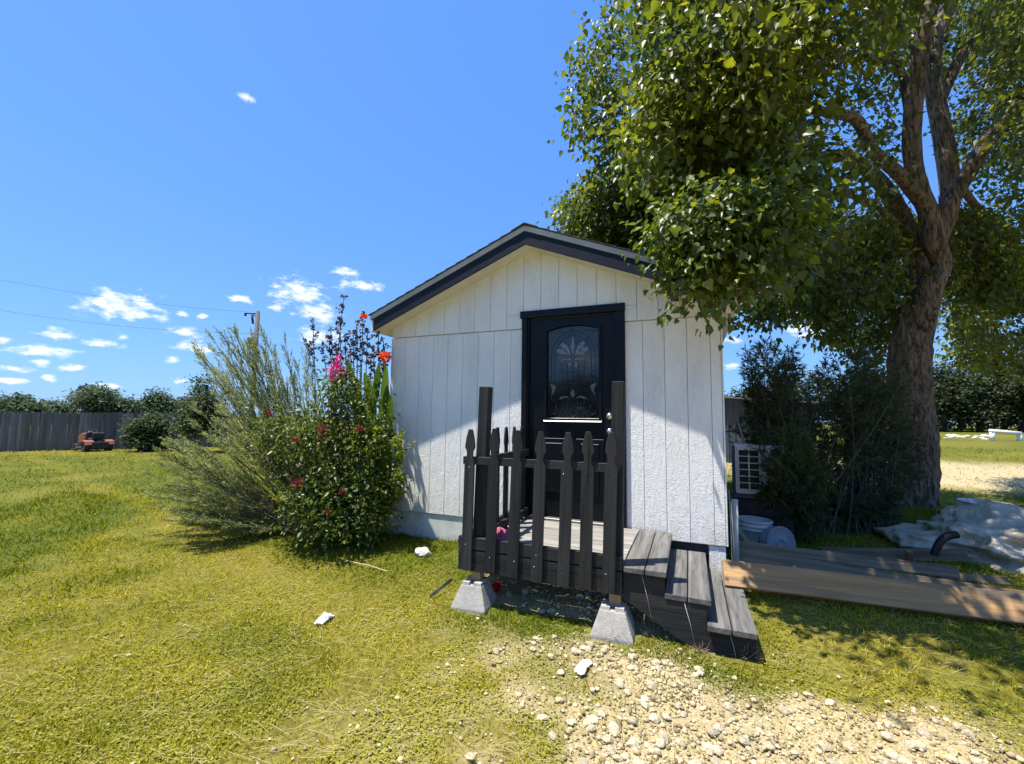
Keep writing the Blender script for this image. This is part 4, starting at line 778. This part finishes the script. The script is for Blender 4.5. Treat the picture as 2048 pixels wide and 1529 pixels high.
# --- feathery shrub
fb = onG(610, 1062); tips = []; bases = []
def addt(poly, n, d0, d1, bsx):
    xs = [q[0] for q in poly]; ys = [q[1] for q in poly]; k = 0
    while k < n:
        x = random.uniform(min(xs), max(xs)); y = random.uniform(min(ys), max(ys))
        if not inpoly(np.array([x]), np.array([y]), poly)[0]: continue
        tips.append(at(x, y, random.uniform(d0, d1))); b = onG(random.uniform(*bsx), random.uniform(1052, 1072)); b[2] = G(b[0], b[1]); bases.append(b); k += 1
addt([(375, 690), (405, 672), (470, 645), (520, 650), (625, 690), (640, 760), (560, 800), (430, 790)], 58, 5.2, 6.6, (600, 690))
addt([(375, 800), (430, 800), (560, 830), (640, 800), (640, 900), (480, 900), (390, 860)], 20, 5.0, 6.2, (600, 680))
addt([(272, 955), (330, 880), (400, 880), (480, 950), (470, 1020), (400, 1060), (330, 1040), (285, 1000)], 52, 4.7, 5.9, (600, 660))
st, lm = stemmy(tips, bases, 34, 20, .042, .36, 'lance', .30, .06, .36, 0, (.1, .9))
shrub('feathery_shrub', 'large feathery grey-green shrub spreading over the lawn left of the shed', 'shrub', fb, st, lm, leafmat('feathery_leaf', (.135, .175, .055), (.31, .35, .13), .48, .6, .25))
# --- flowering shrub (crape myrtle) with pink and red panicles
cb_ = onG(690, 1060); cl_ = []
for x, y, d, r, n in ((690, 800, 5.0, .34, 60), (640, 860, 4.9, .36, 70), (735, 870, 4.9, .32, 60), (600, 900, 4.9, .3, 50), (690, 960, 4.8, .40, 90), (620, 990, 4.75, .3, 50), (745, 980, 4.75, .28, 50), (680, 1035, 4.65, .34, 60), (600, 1030, 4.7, .26, 30), (680, 760, 5.05, .15, 20), (545, 860, 5.0, .22, 24), (740, 1045, 4.7, .22, 34)):
    c = at(x, y, d); v = randdir(n)*(rng.random((n, 1))**.5)*r; cl_.append(c+v)
cl_ = np.concatenate(cl_); cl_ = cl_[cl_[:, 2] > .06]; P, D, Nn, S, T = clump(cl_, 17, .085, .046, .15, None, .5)
b_ = np.array([cb_[0], cb_[1], G(*cb_[:2])]); br_ = cl_[::3]; mid = b_+(br_-b_)*.5+np.array([0, 0, .12])+rng.normal(size=br_.shape)*.06
A = np.concatenate([b_+rng.normal(size=br_.shape)*np.array([.09, .09, 0]), mid]); B = np.concatenate([mid, br_]); r0 = np.concatenate([np.full(len(mid), .007), np.full(len(mid), .004)])
ct = shrub('flowering_shrub', 'dense dark-leaved shrub with magenta flower panicles beside the shed', 'shrub', b_, (A, B, r0, r0*.6), leaves('leaf', P, D, Nn, S, 'oval', T, .2, .15), leafmat('small_dark_leaf', (.045, .078, .014), (.155, .195, .032), .36, .42, .45))
MAG = leafmat('magenta_petal', (.50, .010, .10), (.70, .05, .22), .3, .6, .2); RED = leafmat('faded_red_petal', (.12, .018, .018), (.26, .05, .045), .3, .6, .2)
for x, y, d, rx_, rz_, m_, n in ((672, 742, 4.85, .085, .13, MAG, 420), (678, 716, 4.88, .03, .05, MAG, 80), (690, 748, 4.88, .05, .06, RED, 90), (645, 856, 4.55, .065, .05, RED, 130), (643, 872, 4.5, .05, .03, RED, 80), (720, 858, 4.5, .04, .035, RED, 80), (594, 880, 4.55, .06, .03, RED, 70), (594, 967, 4.4, .06, .07, RED, 130), (538, 827, 4.8, .04, .05, RED, 70), (682, 983, 4.35, .03, .03, RED, 40), (655, 1023, 4.3, .04, .03, RED, 40)):
    v = randdir(n)*(rng.random((n, 1))**.5)*np.array([rx_, rx_, rz_])*(.8 if m_ is RED else 1); put('flower_panicle', leaves('fl', at(x, y, d)+v, unit(v+randdir(n)*.02), randdir(n), rng.uniform(.012, .022, n), 'card', rng.random(n), .3, .2), m_, ct)
# --- pale green bush at the shed corner
pb_ = onG(772, 1040); pb_[2] = G(*pb_[:2]); tips = [at(random.uniform(725, 812), random.uniform(850, 1000), random.uniform(4.5, 4.95)) for _ in range(34)]+[at(816, 880, 4.55), at(800, 905, 4.5), at(808, 868, 4.6)]
st, lm = stemmy(tips, [pb_+np.array([random.uniform(-.12, .05), random.uniform(-.1, .05), 0]) for _ in tips], 12, 9, .05, .18, 'oval', .3, .08, .7, .15, (.2, 1))
shrub('corner_bush', 'light green leafy bush growing against the left corner of the shed', 'bush', pb_, st, lm, leafmat('light_leaf', (.075, .12, .018), (.20, .25, .035), .42, .45, .35))
# --- canna lilies
CL = leafmat('canna_leaf', (.035, .08, .018), (.10, .165, .028), .4, .4, .4); ORF = leafmat('orange_petal', (.72, .10, .03), (.80, .26, .12), .3, .5, .3); POD = mat('dry_pod', (.10, .055, .045), (.17, .10, .075), scale=20, rough=.9)
cn_b = onG(755, 1030); canna = thing('canna_lilies', 'tall canna lilies with brown seed stalks and orange flowers behind the flowering shrub', 'flowers', (cn_b[0]-.1, cn_b[1]+.5, G(cn_b[0], cn_b[1])))
stalks = [(688, 592, 5.5, 640), (626, 645, 5.6, 640), (661, 655, 5.5, 690), (680, 640, 5.5, 690), (726, 632, 5.4, 715), (714, 640, 5.4, 715), (735, 662, 5.4, 722), (706, 660, 5.4, 715), (768, 712, 5.2, 765), (757, 660, 5.3, 760), (767, 683, 5.3, 762), (645, 685, 5.6, 690), (618, 680, 5.7, 690), (658, 678, 5.5, 690), (700, 690, 5.4, 720), (742, 705, 5.3, 740), (672, 690, 5.5, 700), (690, 672, 5.5, 705), (748, 690, 5.3, 750), (720, 690, 5.4, 725)]
for x, y, d, bx_ in stalks:
    a = at(x, y, d); b = at(bx_, 905, d); b = np.array([b[0], b[1], G(b[0], b[1])]); q = spline([b, b+(a-b)*.5+np.array([.02, 0, .03]), a], 8)
    s_ = put('stalk', tube(q, [.010-.006*i/len(q) for i in range(len(q))], 6), mat('canna_stem', (.09, .085, .05), rough=.8) if 'canna_stem' not in bpy.data.materials else bpy.data.materials['canna_stem'], canna)
    npd = random.randint(7, 12); v = np.array([a+(b-a)*(k/npd*.16)+rng.normal(size=3)*.022 for k in range(npd)]); n = npd*7; vv = np.repeat(v, 7, 0)+rng.normal(size=(n, 3))*.012
    tag(put('seed_pods', leaves('pod', vv, unit(randdir(n)+np.array([0, 0, .8])), randdir(n), rng.uniform(.02, .042, n), 'card', rng.random(n), .4, .3), POD, s_), None, kind='stuff')
for x, y, d, r, n in ((727, 630, 5.38, .045, 40), (770, 712, 5.15, .07, 60), (755, 657, 5.3, .035, 24), (682, 655, 5.5, .02, 14)):
    v = randdir(n)*r*.35; put('flower', leaves('fl', at(x, y+4, d)+v, unit(v+np.array([0, 0, r*.25])), randdir(n), rng.uniform(.6, 1.2, n)*r, 'oval', rng.random(n), .3, .3), ORF, canna)
def bigleaf(base, tip, wd):
    n = 9; base, tip = np.array(base), np.array(tip); d = tip-base; L_ = np.linalg.norm(d); s_ = unit(np.cross(unit(d), fw)+randdir(1)[0]*.45); nn = unit(np.cross(s_, d)); v = []; f = []
    for i in range(n):
        t = i/(n-1); c = base+d*t+nn*(-.18*L_*t*t); w_ = wd*math.sin(math.pi*min(1, t*.93+.03))**.75
        v += [c-s_*w_+nn*.25*w_, c, c+s_*w_+nn*.25*w_]
    for i in range(n-1): a = i*3; f += [(a, a+1, a+4, a+3), (a+1, a+2, a+5, a+4)]
    me = pydata('bl', v, f, True); at_ = me.attributes.new('tint', 'FLOAT', 'POINT'); at_.data.foreach_set('value', np.full(len(v), random.random(), dtype=np.float32)); return me
for x, y, d, x2, y2, wd in ((765, 860, 5.1, 772, 730, .07), (750, 850, 5.2, 735, 745, .09), (770, 880, 5.0, 790, 790, .08), (740, 870, 5.1, 700, 775, .10), (762, 900, 4.95, 735, 820, .11), (770, 900, 4.9, 785, 830, .08), (745, 830, 5.3, 760, 725, .07), (730, 850, 5.2, 700, 720, .07), (768, 840, 5.1, 776, 770, .06), (755, 930, 4.95, 720, 850, .10), (765, 950, 4.9, 780, 880, .09)):
    put('leaf', bigleaf(at(x, y, d), at(x2, y2, d-.05), wd*.72), CL, canna)
# --- dark narrow-leaved shrub under the tree
wb = onG(1650, 1052); wb[2] = G(*wb[:2]); tips = []; bases = []
addt([(1480, 760), (1500, 690), (1530, 672), (1590, 690), (1590, 760), (1560, 800), (1500, 800)], 40, 5.6, 6.8, (1540, 1600))
addt([(1470, 780), (1600, 740), (1700, 700), (1800, 720), (1830, 820), (1700, 840), (1500, 850)], 44, 5.8, 7.2, (1560, 1760))
addt([(1640, 720), (1700, 690), (1810, 690), (1830, 780), (1700, 800)], 30, 6.2, 7.0, (1660, 1790))
addt([(1465, 850), (1560, 850), (1570, 960), (1500, 980), (1470, 900)], 18, 5.6, 6.4, (1540, 1620))
addt([(1560, 960), (1700, 980), (1800, 940), (1800, 1070), (1600, 1075)], 44, 5.4, 6.5, (1560, 1760))
addt([(1700, 840), (1800, 820), (1850, 900), (1800, 960), (1720, 940)], 22, 6.0, 6.9, (1680, 1780))
addt([(1515, 860), (1600, 850), (1640, 930), (1600, 1010), (1530, 1000)], 58, 4.35, 4.9, (1540, 1640))
addt([(1570, 850), (1700, 850), (1720, 950), (1580, 950)], 12, 5.8, 6.8, (1560, 1760))
st, lm = stemmy(tips, bases, 24, 14, .085, .42, 'lance', .25, .07, .75, .25, (0, .8))
shrub('dark_willow_shrub', 'dark narrow-leaved shrub filling the shade between the shed and the tree', 'shrub', wb, st, lm, leafmat('willow_leaf', (.030, .048, .015), (.095, .115, .035), .3, .5, .35))
# --- distant trees and bushes
def leafy(name, label, x, ytop, ybase, D_, rpx, n, size, c1, c2, group=None, trunk_=True, squash=1.0, cat='tree'):
    b = at(x, ybase, D_); z0 = G(b[0], b[1]); top = at(x, ytop, D_)[2]; r = rpx/859*D_; h = top-z0; t = thing(name, label, cat, (b[0], b[1], z0), group)
    lob = []; k = 15
    for i in range(k):
        a = rng.uniform(0, 2*math.pi); rr = r*.55*rng.random()**.5; zz = z0+h*(rng.uniform(.25, .8) if trunk_ else rng.uniform(.15, .75)); rl = r*rng.uniform(.30, .52); lob.append((np.array([b[0]+rr*math.cos(a)*1.25, b[1]+rr*math.sin(a), min(zz, top-rl*.55*rng.uniform(.9, 1.6))]), rl))
    lob.append((np.array([b[0]+rng.normal()*.1*r, b[1], top-h*.16]), min(r*.42, h*.22)))
    c = []; m = n//10
    for i in range(m):
        L_, rr = lob[i % len(lob)]; v = randdir(1)[0]*rr*rng.random()**.33*np.array([1, 1, .72*squash]); q = L_+v; q[2] = max(q[2], z0+.04*h*rng.uniform(.3, 2)); c.append(q)
    c = np.array(c); P, D, Nn, S, T = clump(c, 10, size*1.5, size, .2, None, .6)
    put('trunk', tube(spline([(b[0], b[1], z0-.1), (b[0]+.05*r, b[1], z0+h*.3), (b[0]-.03*r, b[1]+.02*r, z0+h*.62)], 4), [.035*h*(1-.06*i) for i in range(9)], 8), TWIG, t)
    put('branches', sticks('br', np.repeat(np.array([[b[0], b[1], z0+h*.28]]), 40, 0), c[rng.integers(0, len(c), 40)], .014*h, .004*h), TWIG, t)
    put('crown', leaves('crown', P, D, Nn, S, 'card', T, .2, .1), leafmat(name+'_leaf', c1, c2, .25, .6, .2) if name+'_leaf' not in bpy.data.materials else bpy.data.materials[name+'_leaf'], t); return t
g1, g2 = (.045, .072, .038), (.105, .145, .07)  # distance haze put into the leaf colours: paler and bluer
for x, yt, r_, lb in ((-70, 800, 80, 'round distant tree cut off by the left photo edge, behind the fence'), (35, 792, 58, 'low wide distant tree behind the fence, leftmost in full view'), (108, 806, 36, 'small distant tree behind the fence between two taller trees'), (190, 771, 58, 'broad domed distant tree rising behind the fence and mower'), (246, 799, 30, 'narrow distant tree at the right flank of the domed tree'), (305, 780, 44, 'distant tree behind the fence, next to the near dark bush'), (380, 802, 50, 'distant tree behind the fence, mostly hidden by the near dark bush')):
    leafy('distant_tree', lb, x, yt, 835, random.uniform(62, 74), r_, 7000, .30, g1, g2, 'trees beyond the board fence')
for x, yt, yb, d, r_, lb in ((300, 828, 890, 19.5, 48, 'rounded dark green bush growing against the fence right of the mower'), (395, 745, 890, 18.5, 55, 'taller dark bush in front of the fence, behind the feathery shrub')):
    leafy('fence_bush', lb, x, yt, yb, d, r_, 5200, .10, (.03, .05, .02), (.10, .13, .05), 'bushes along the board fence', False, 1.25, 'bush')
for x, yt, d, r_, lb in ((1500, 770, 44, 55, 'far tree seen through the dark shrub, nearest the shed corner'), (1620, 740, 42, 75, 'far tree behind the dark shrub, left of the big trunk'), (1740, 730, 42, 75, 'far tree hidden just behind the big trunk'), (1885, 715, 40, 62, 'far dark tree just right of the big trunk'), (1960, 690, 39, 75, 'far dark tree with a visible forked trunk above the white rubble'), (2050, 695, 38, 75, 'far dark tree behind the white pipe frame at the right'), (2150, 680, 37, 85, 'far dark tree beyond the right photo edge'), (1920, 735, 45, 70, 'far tree set back between the two dark trees right of the big trunk'), (2010, 720, 46, 75, 'far tree set back behind the white rubble, left of the pipe frame'), (2095, 715, 45, 75, 'far tree set back at the right photo edge behind the pipe frame')):
    leafy('far_tree', lb, x, yt, 872, d, r_*1.15, 7000, .215, (.022, .036, .016), (.075, .095, .04), 'far tree line across the dirt drive', False)
# trees across the road behind the camera: the door glass mirrors them
for i_, (x, y, h, r) in enumerate(((-9, -27, 5.2, 3.6), (-3, -25, 4.6, 3.2), (3, -26, 5.0, 3.5), (9, -24, 4.4, 3.2), (15, -26, 5.5, 3.6), (-16, -24, 5, 3.4), (21, -22, 5, 3.4))):
    z0 = G(x, y); t = thing('roadside_tree', 'dark tree behind the camera, seen only as a reflection in the door glass', 'tree', (x, y, z0), 'trees mirrored in the door glass'); m = 340
    c = np.array([x, y, z0+h*.52])+randdir(m)*rng.random((m, 1))**.4*np.array([r, r*.7, h*.46]); P, D, Nn, S, T = clump(c, 10, .4, .36, .2, None, .6)
    put('trunk', tube([(x, y, z0-.1), (x+.1, y, z0+h*.3), (x, y, z0+h*.6)], [.2, .15, .08], 8), TWIG, t); put('crown', leaves('crown', P, D, Nn, S, 'card', T, .2, .1), bpy.data.materials['far_tree_leaf'], t)
# ------------------------------------------------------------------ stones
def onGv(x, y):
    z = np.zeros(len(x)); d = rt[None]*((x-1024)/FPX)[:, None]-up[None]*((y-764.5)/FPX)[:, None]+fw[None]
    for _ in range(10): p = CAM+d*((z-CAM[2])/d[:, 2])[:, None]; z = .5*z+.5*gzn(p[:, 0], p[:, 1])
    return p
def scatter(n, dmin, dmax, amax=64, power=1.0):
    u = rng.random(n); D = dmin*(dmax/dmin)**u if power == 1 else np.sqrt(rng.uniform(dmin**2, dmax**2, n)); a = np.radians(rng.uniform(-amax, amax, n))
    f2 = np.array([-math.sin(YAW), math.cos(YAW)]); r2 = np.array([math.cos(YAW), math.sin(YAW)]); xy = CAM[None, :2]+D[:, None]*(np.cos(a)[:, None]*f2+np.sin(a)[:, None]*r2); return xy, D
def clear(xy, m=0.0):      # not inside the shed, blocks or boulder
    x, y = xy[:, 0], xy[:, 1]; k = ~((x > -.02-m) & (x < 3.72+m) & (y > .0-m) & (y < 6.3)); k &= ~((np.hypot((x-1.775)/.15, (y+1.10)/.15) < 1.25+m) | (np.hypot((x-2.885)/.15, (y+1.09)/.15) < 1.25+m))
    k &= np.hypot(x-bc[0], y-bc[1]) > .75; k &= ~((x > 3.44) & (x < 3.79) & (y > -1.17) & (y < 0)); return k
rm = [rockmesh(1, random.uniform(.7, .95), random.uniform(.45, .7), 50+i, 2, .32) for i in range(8)]
STN = mat('pale_stone', (.40, .33, .21), (.62, .54, .38), scale=3, rough=.95, bump=.5, bscale=9, bdist=.05, tint=.22)
for q in rm: q.materials.append(STN)
xy, Dd = scatter(230000, 1.5, 6.5, 62, 2); g = gravel(xy[:, 0], xy[:, 1]); k = clear(xy) & (rng.random(len(xy)) < (.022*(xy[:, 1] < -1.0)*(xy[:, 0] > -.3)+.003+.98*g**1.2)*np.clip(1.15-.13*Dd, .1, 1)*(n2(xy[:, 0], xy[:, 1], 2.2, 31)*.9+.3)) & (xy[:, 1] < 1.5)
xy = xy[k][:36000]; sz = np.clip(.0058*np.exp(rng.normal(size=len(xy))*.64), .0028, .029)*(.6+.4*np.clip(gravel(xy[:, 0], xy[:, 1])*1.6, 0, 1)); od = np.argsort(-sz); xy, sz = xy[od], sz[od]
sz[:300] = np.sort(np.clip(sz[:300]*1.1, .011, .030))[::-1]
zz = gzn(xy[:, 0], xy[:, 1])+sz*.25+.004
def stone_label(x, y):
    if x > 3.75: return 'pale stone in the grass and gravel right of the steps', 'pale stones right of the steps'
    if y > -1.3: return 'pale stone in the shade under the porch and beside it', 'stones around the porch'
    if gravel(np.array([x]), np.array([y]))[0] > .45: return 'pale limestone stone lying loose in the bare gravel patch before the steps', 'loose stones in the gravel patch'
    return 'pale limestone stone half sunk in the yellowing grass', 'stones in the yellowing grass'
for i in range(300):
    o = put('limestone_stone', rm[i % 8], None, None, (xy[i, 0], xy[i, 1], zz[i]), (random.uniform(-.3, .3), random.uniform(-.3, .3), random.uniform(0, 6.28))); o.scale = (sz[i],)*3
    lb, gp = stone_label(*xy[i]); tag(o, lb, 'stone', gp)
sm_ = [rockmesh(1, .85, .6, 80+i, 1, .35) for i in range(6)]; Vs, Fs, nv = [], [], 0
base_v = [np.array([v.co[:] for v in m_.vertices]) for m_ in sm_]; base_f = np.array([p.vertices[:] for p in sm_[0].polygons])
ns_ = len(xy)-300; vi = rng.integers(0, 6, ns_); ra = rng.uniform(0, 6.28, ns_); BV = np.stack(base_v)[vi]; ca, sa = np.cos(ra)[:, None], np.sin(ra)[:, None]
BV = np.stack([BV[..., 0]*ca-BV[..., 1]*sa, BV[..., 0]*sa+BV[..., 1]*ca, BV[..., 2]], -1)*sz[300:, None, None]+np.stack([xy[300:, 0], xy[300:, 1], zz[300:]], -1)[:, None]
nvb = BV.shape[1]; tg = tag(put('gravel', fastmesh('gravel', BV.reshape(-1, 3), base_f[None]+(np.arange(ns_)*nvb)[:, None, None], 3, np.repeat(rng.random(ns_), nvb)), None), 'fine pale gravel strewn before the porch and through the grass', kind='stuff')
gm = leafmat('gravel_bits', (.20, .15, .075), (.62, .52, .33), 0.0, .95, .1); tg.data.materials.append(gm)
# ------------------------------------------------------------------ grass
def blades(n, dmin, dmax, size, grow, amax=66):
    xy, D = scatter(n, dmin, dmax, amax); g = gravel(xy[:, 0], xy[:, 1]); dr_ = dry(xy[:, 0], xy[:, 1]); dn = n2(xy[:, 0], xy[:, 1], 3.1, 40)*.6+n2(xy[:, 0], xy[:, 1], 9, 41)*.4
    k = clear(xy, .0) & (rng.random(n) < np.clip((1-1.02*g)*(1-.45*dr_)*(.35+1.3*dn), .16*(dn > .42), 1)); xy, D, dr_, dn = xy[k], D[k], dr_[k], dn[k]; m = len(xy)
    under = (xy[:, 0] > 1.65) & (xy[:, 0] < 3.8) & (xy[:, 1] > -1.05) & (xy[:, 1] < .05); kk = ~under | (rng.random(m) < .03); xy, D, dr_, dn = xy[kk], D[kk], dr_[kk], dn[kk]; m = len(xy)
    P = np.stack([xy[:, 0], xy[:, 1], gzn(xy[:, 0], xy[:, 1])-.004], -1); up_ = np.stack([rng.normal(size=m)*.75, rng.normal(size=m)*.75, np.ones(m)], -1)
    s = size*(1+grow*np.maximum(D-2.2, 0))*rng.uniform(.5, 1.35, m)*(.6+.8*dn); t = np.clip(dr_*1.05+rng.normal(size=m)*.2, 0, 1)
    return P, unit(up_), s, t
def grassmat():
    m = leafmat('grass_blade', (.105, .138, .008), (.40, .365, .042), .34, .6, .2)
    return m
GM = grassmat()
P, U, S, T = blades(380000, 1.6, 11, .028, .17); k = len(P); tag(put('grass', leaves('grass', P, U, randdir(k), S, 'lance', T, .05, .45), GM), 'short yellow-green grass covering the lawn round the porch', kind='stuff')
P, U, S, T = blades(125000, 9, 30, .045, .04); k = len(P); tag(put('grass', leaves('grass', P, U, randdir(k), S, 'lance', T, .05, .3), GM), 'mown green lawn grass stretching to the fence', kind='stuff')
# low round-leaved ground cover between the blades
xy, D = scatter(90000, 1.6, 7, 64); g = gravel(xy[:, 0], xy[:, 1]); k = clear(xy) & (rng.random(len(xy)) < np.clip(1-1.15*g, .02, 1)*(n2(xy[:, 0], xy[:, 1], 2.4, 60) > .42)) & ~((xy[:, 0] > 1.65) & (xy[:, 0] < 3.8) & (xy[:, 1] > -1.05)); xy = xy[k]; m = len(xy)
P = np.stack([xy[:, 0], xy[:, 1], gzn(xy[:, 0], xy[:, 1])+rng.uniform(.004, .022, m)], -1); a = rng.uniform(0, 6.28, m)
tag(put('ground_cover', leaves('cover', P, np.stack([np.cos(a), np.sin(a), rng.uniform(-.1, .5, m)], -1), np.stack([rng.normal(size=m)*.3, rng.normal(size=m)*.3, np.ones(m)], -1), rng.uniform(.010, .021, m), 'oval', np.clip(dry(xy[:, 0], xy[:, 1])*.8+rng.normal(size=m)*.18, 0, 1), .15, .2), leafmat('cover_leaf', (.105, .145, .010), (.36, .345, .04), .3, .5, .25)), 'low clover-like ground cover among the grass', kind='stuff')
# dry straw lying about
xy, D = scatter(7000, 1.6, 8, 62); k = clear(xy) & (rng.random(len(xy)) < dry(xy[:, 0], xy[:, 1])+.15); xy = xy[k]; m = len(xy); a = rng.normal(size=m)*.7+.4
P = np.stack([xy[:, 0], xy[:, 1], gzn(xy[:, 0], xy[:, 1])+rng.uniform(.006, .03, m)], -1); E_ = np.stack([np.cos(a), np.sin(a), rng.normal(size=m)*.12], -1)*rng.uniform(.04, .16, m)[:, None]
tag(put('straw', sticks('straw', P, P+E_, .0011, .0008, 3), mat('straw_pale', (.46, .38, .17), rough=.9)), 'dry straw strewn over the grass', kind='stuff')
# dry weeds at the foot of the steps and the right pier block
def weed(x, y, n, h, label, seed):
    p = onG(x, y); b = np.array([p[0], p[1], G(p[0], p[1])]); d = unit(rng.normal(size=(n, 3))*np.array([.9, .9, .3])+np.array([0, 0, .75])); A = b+rng.normal(size=(n, 3))*np.array([.02, .015, 0]); B = A+d*h*rng.uniform(.4, 1.1, (n, 1))
    tag(put('dry_weed', sticks('weed', A, B, .0016, .0007, 4), mat('dry_weed', (.28, .19, .13), (.4, .3, .2), scale=4, rough=.9)), label, 'weed')
weed(1228, 1278, 90, .12, 'dry brown weed tuft at the foot of the right pier block', 1); weed(1400, 1302, 46, .10, 'dry reddish weeds at the front end of the lowest step', 2); weed(1300, 1268, 40, .10, 'sparse dry weeds between the right pier block and the step stringer', 3); weed(1490, 1312, 60, .12, 'dry weeds at the right corner of the lowest step', 4)
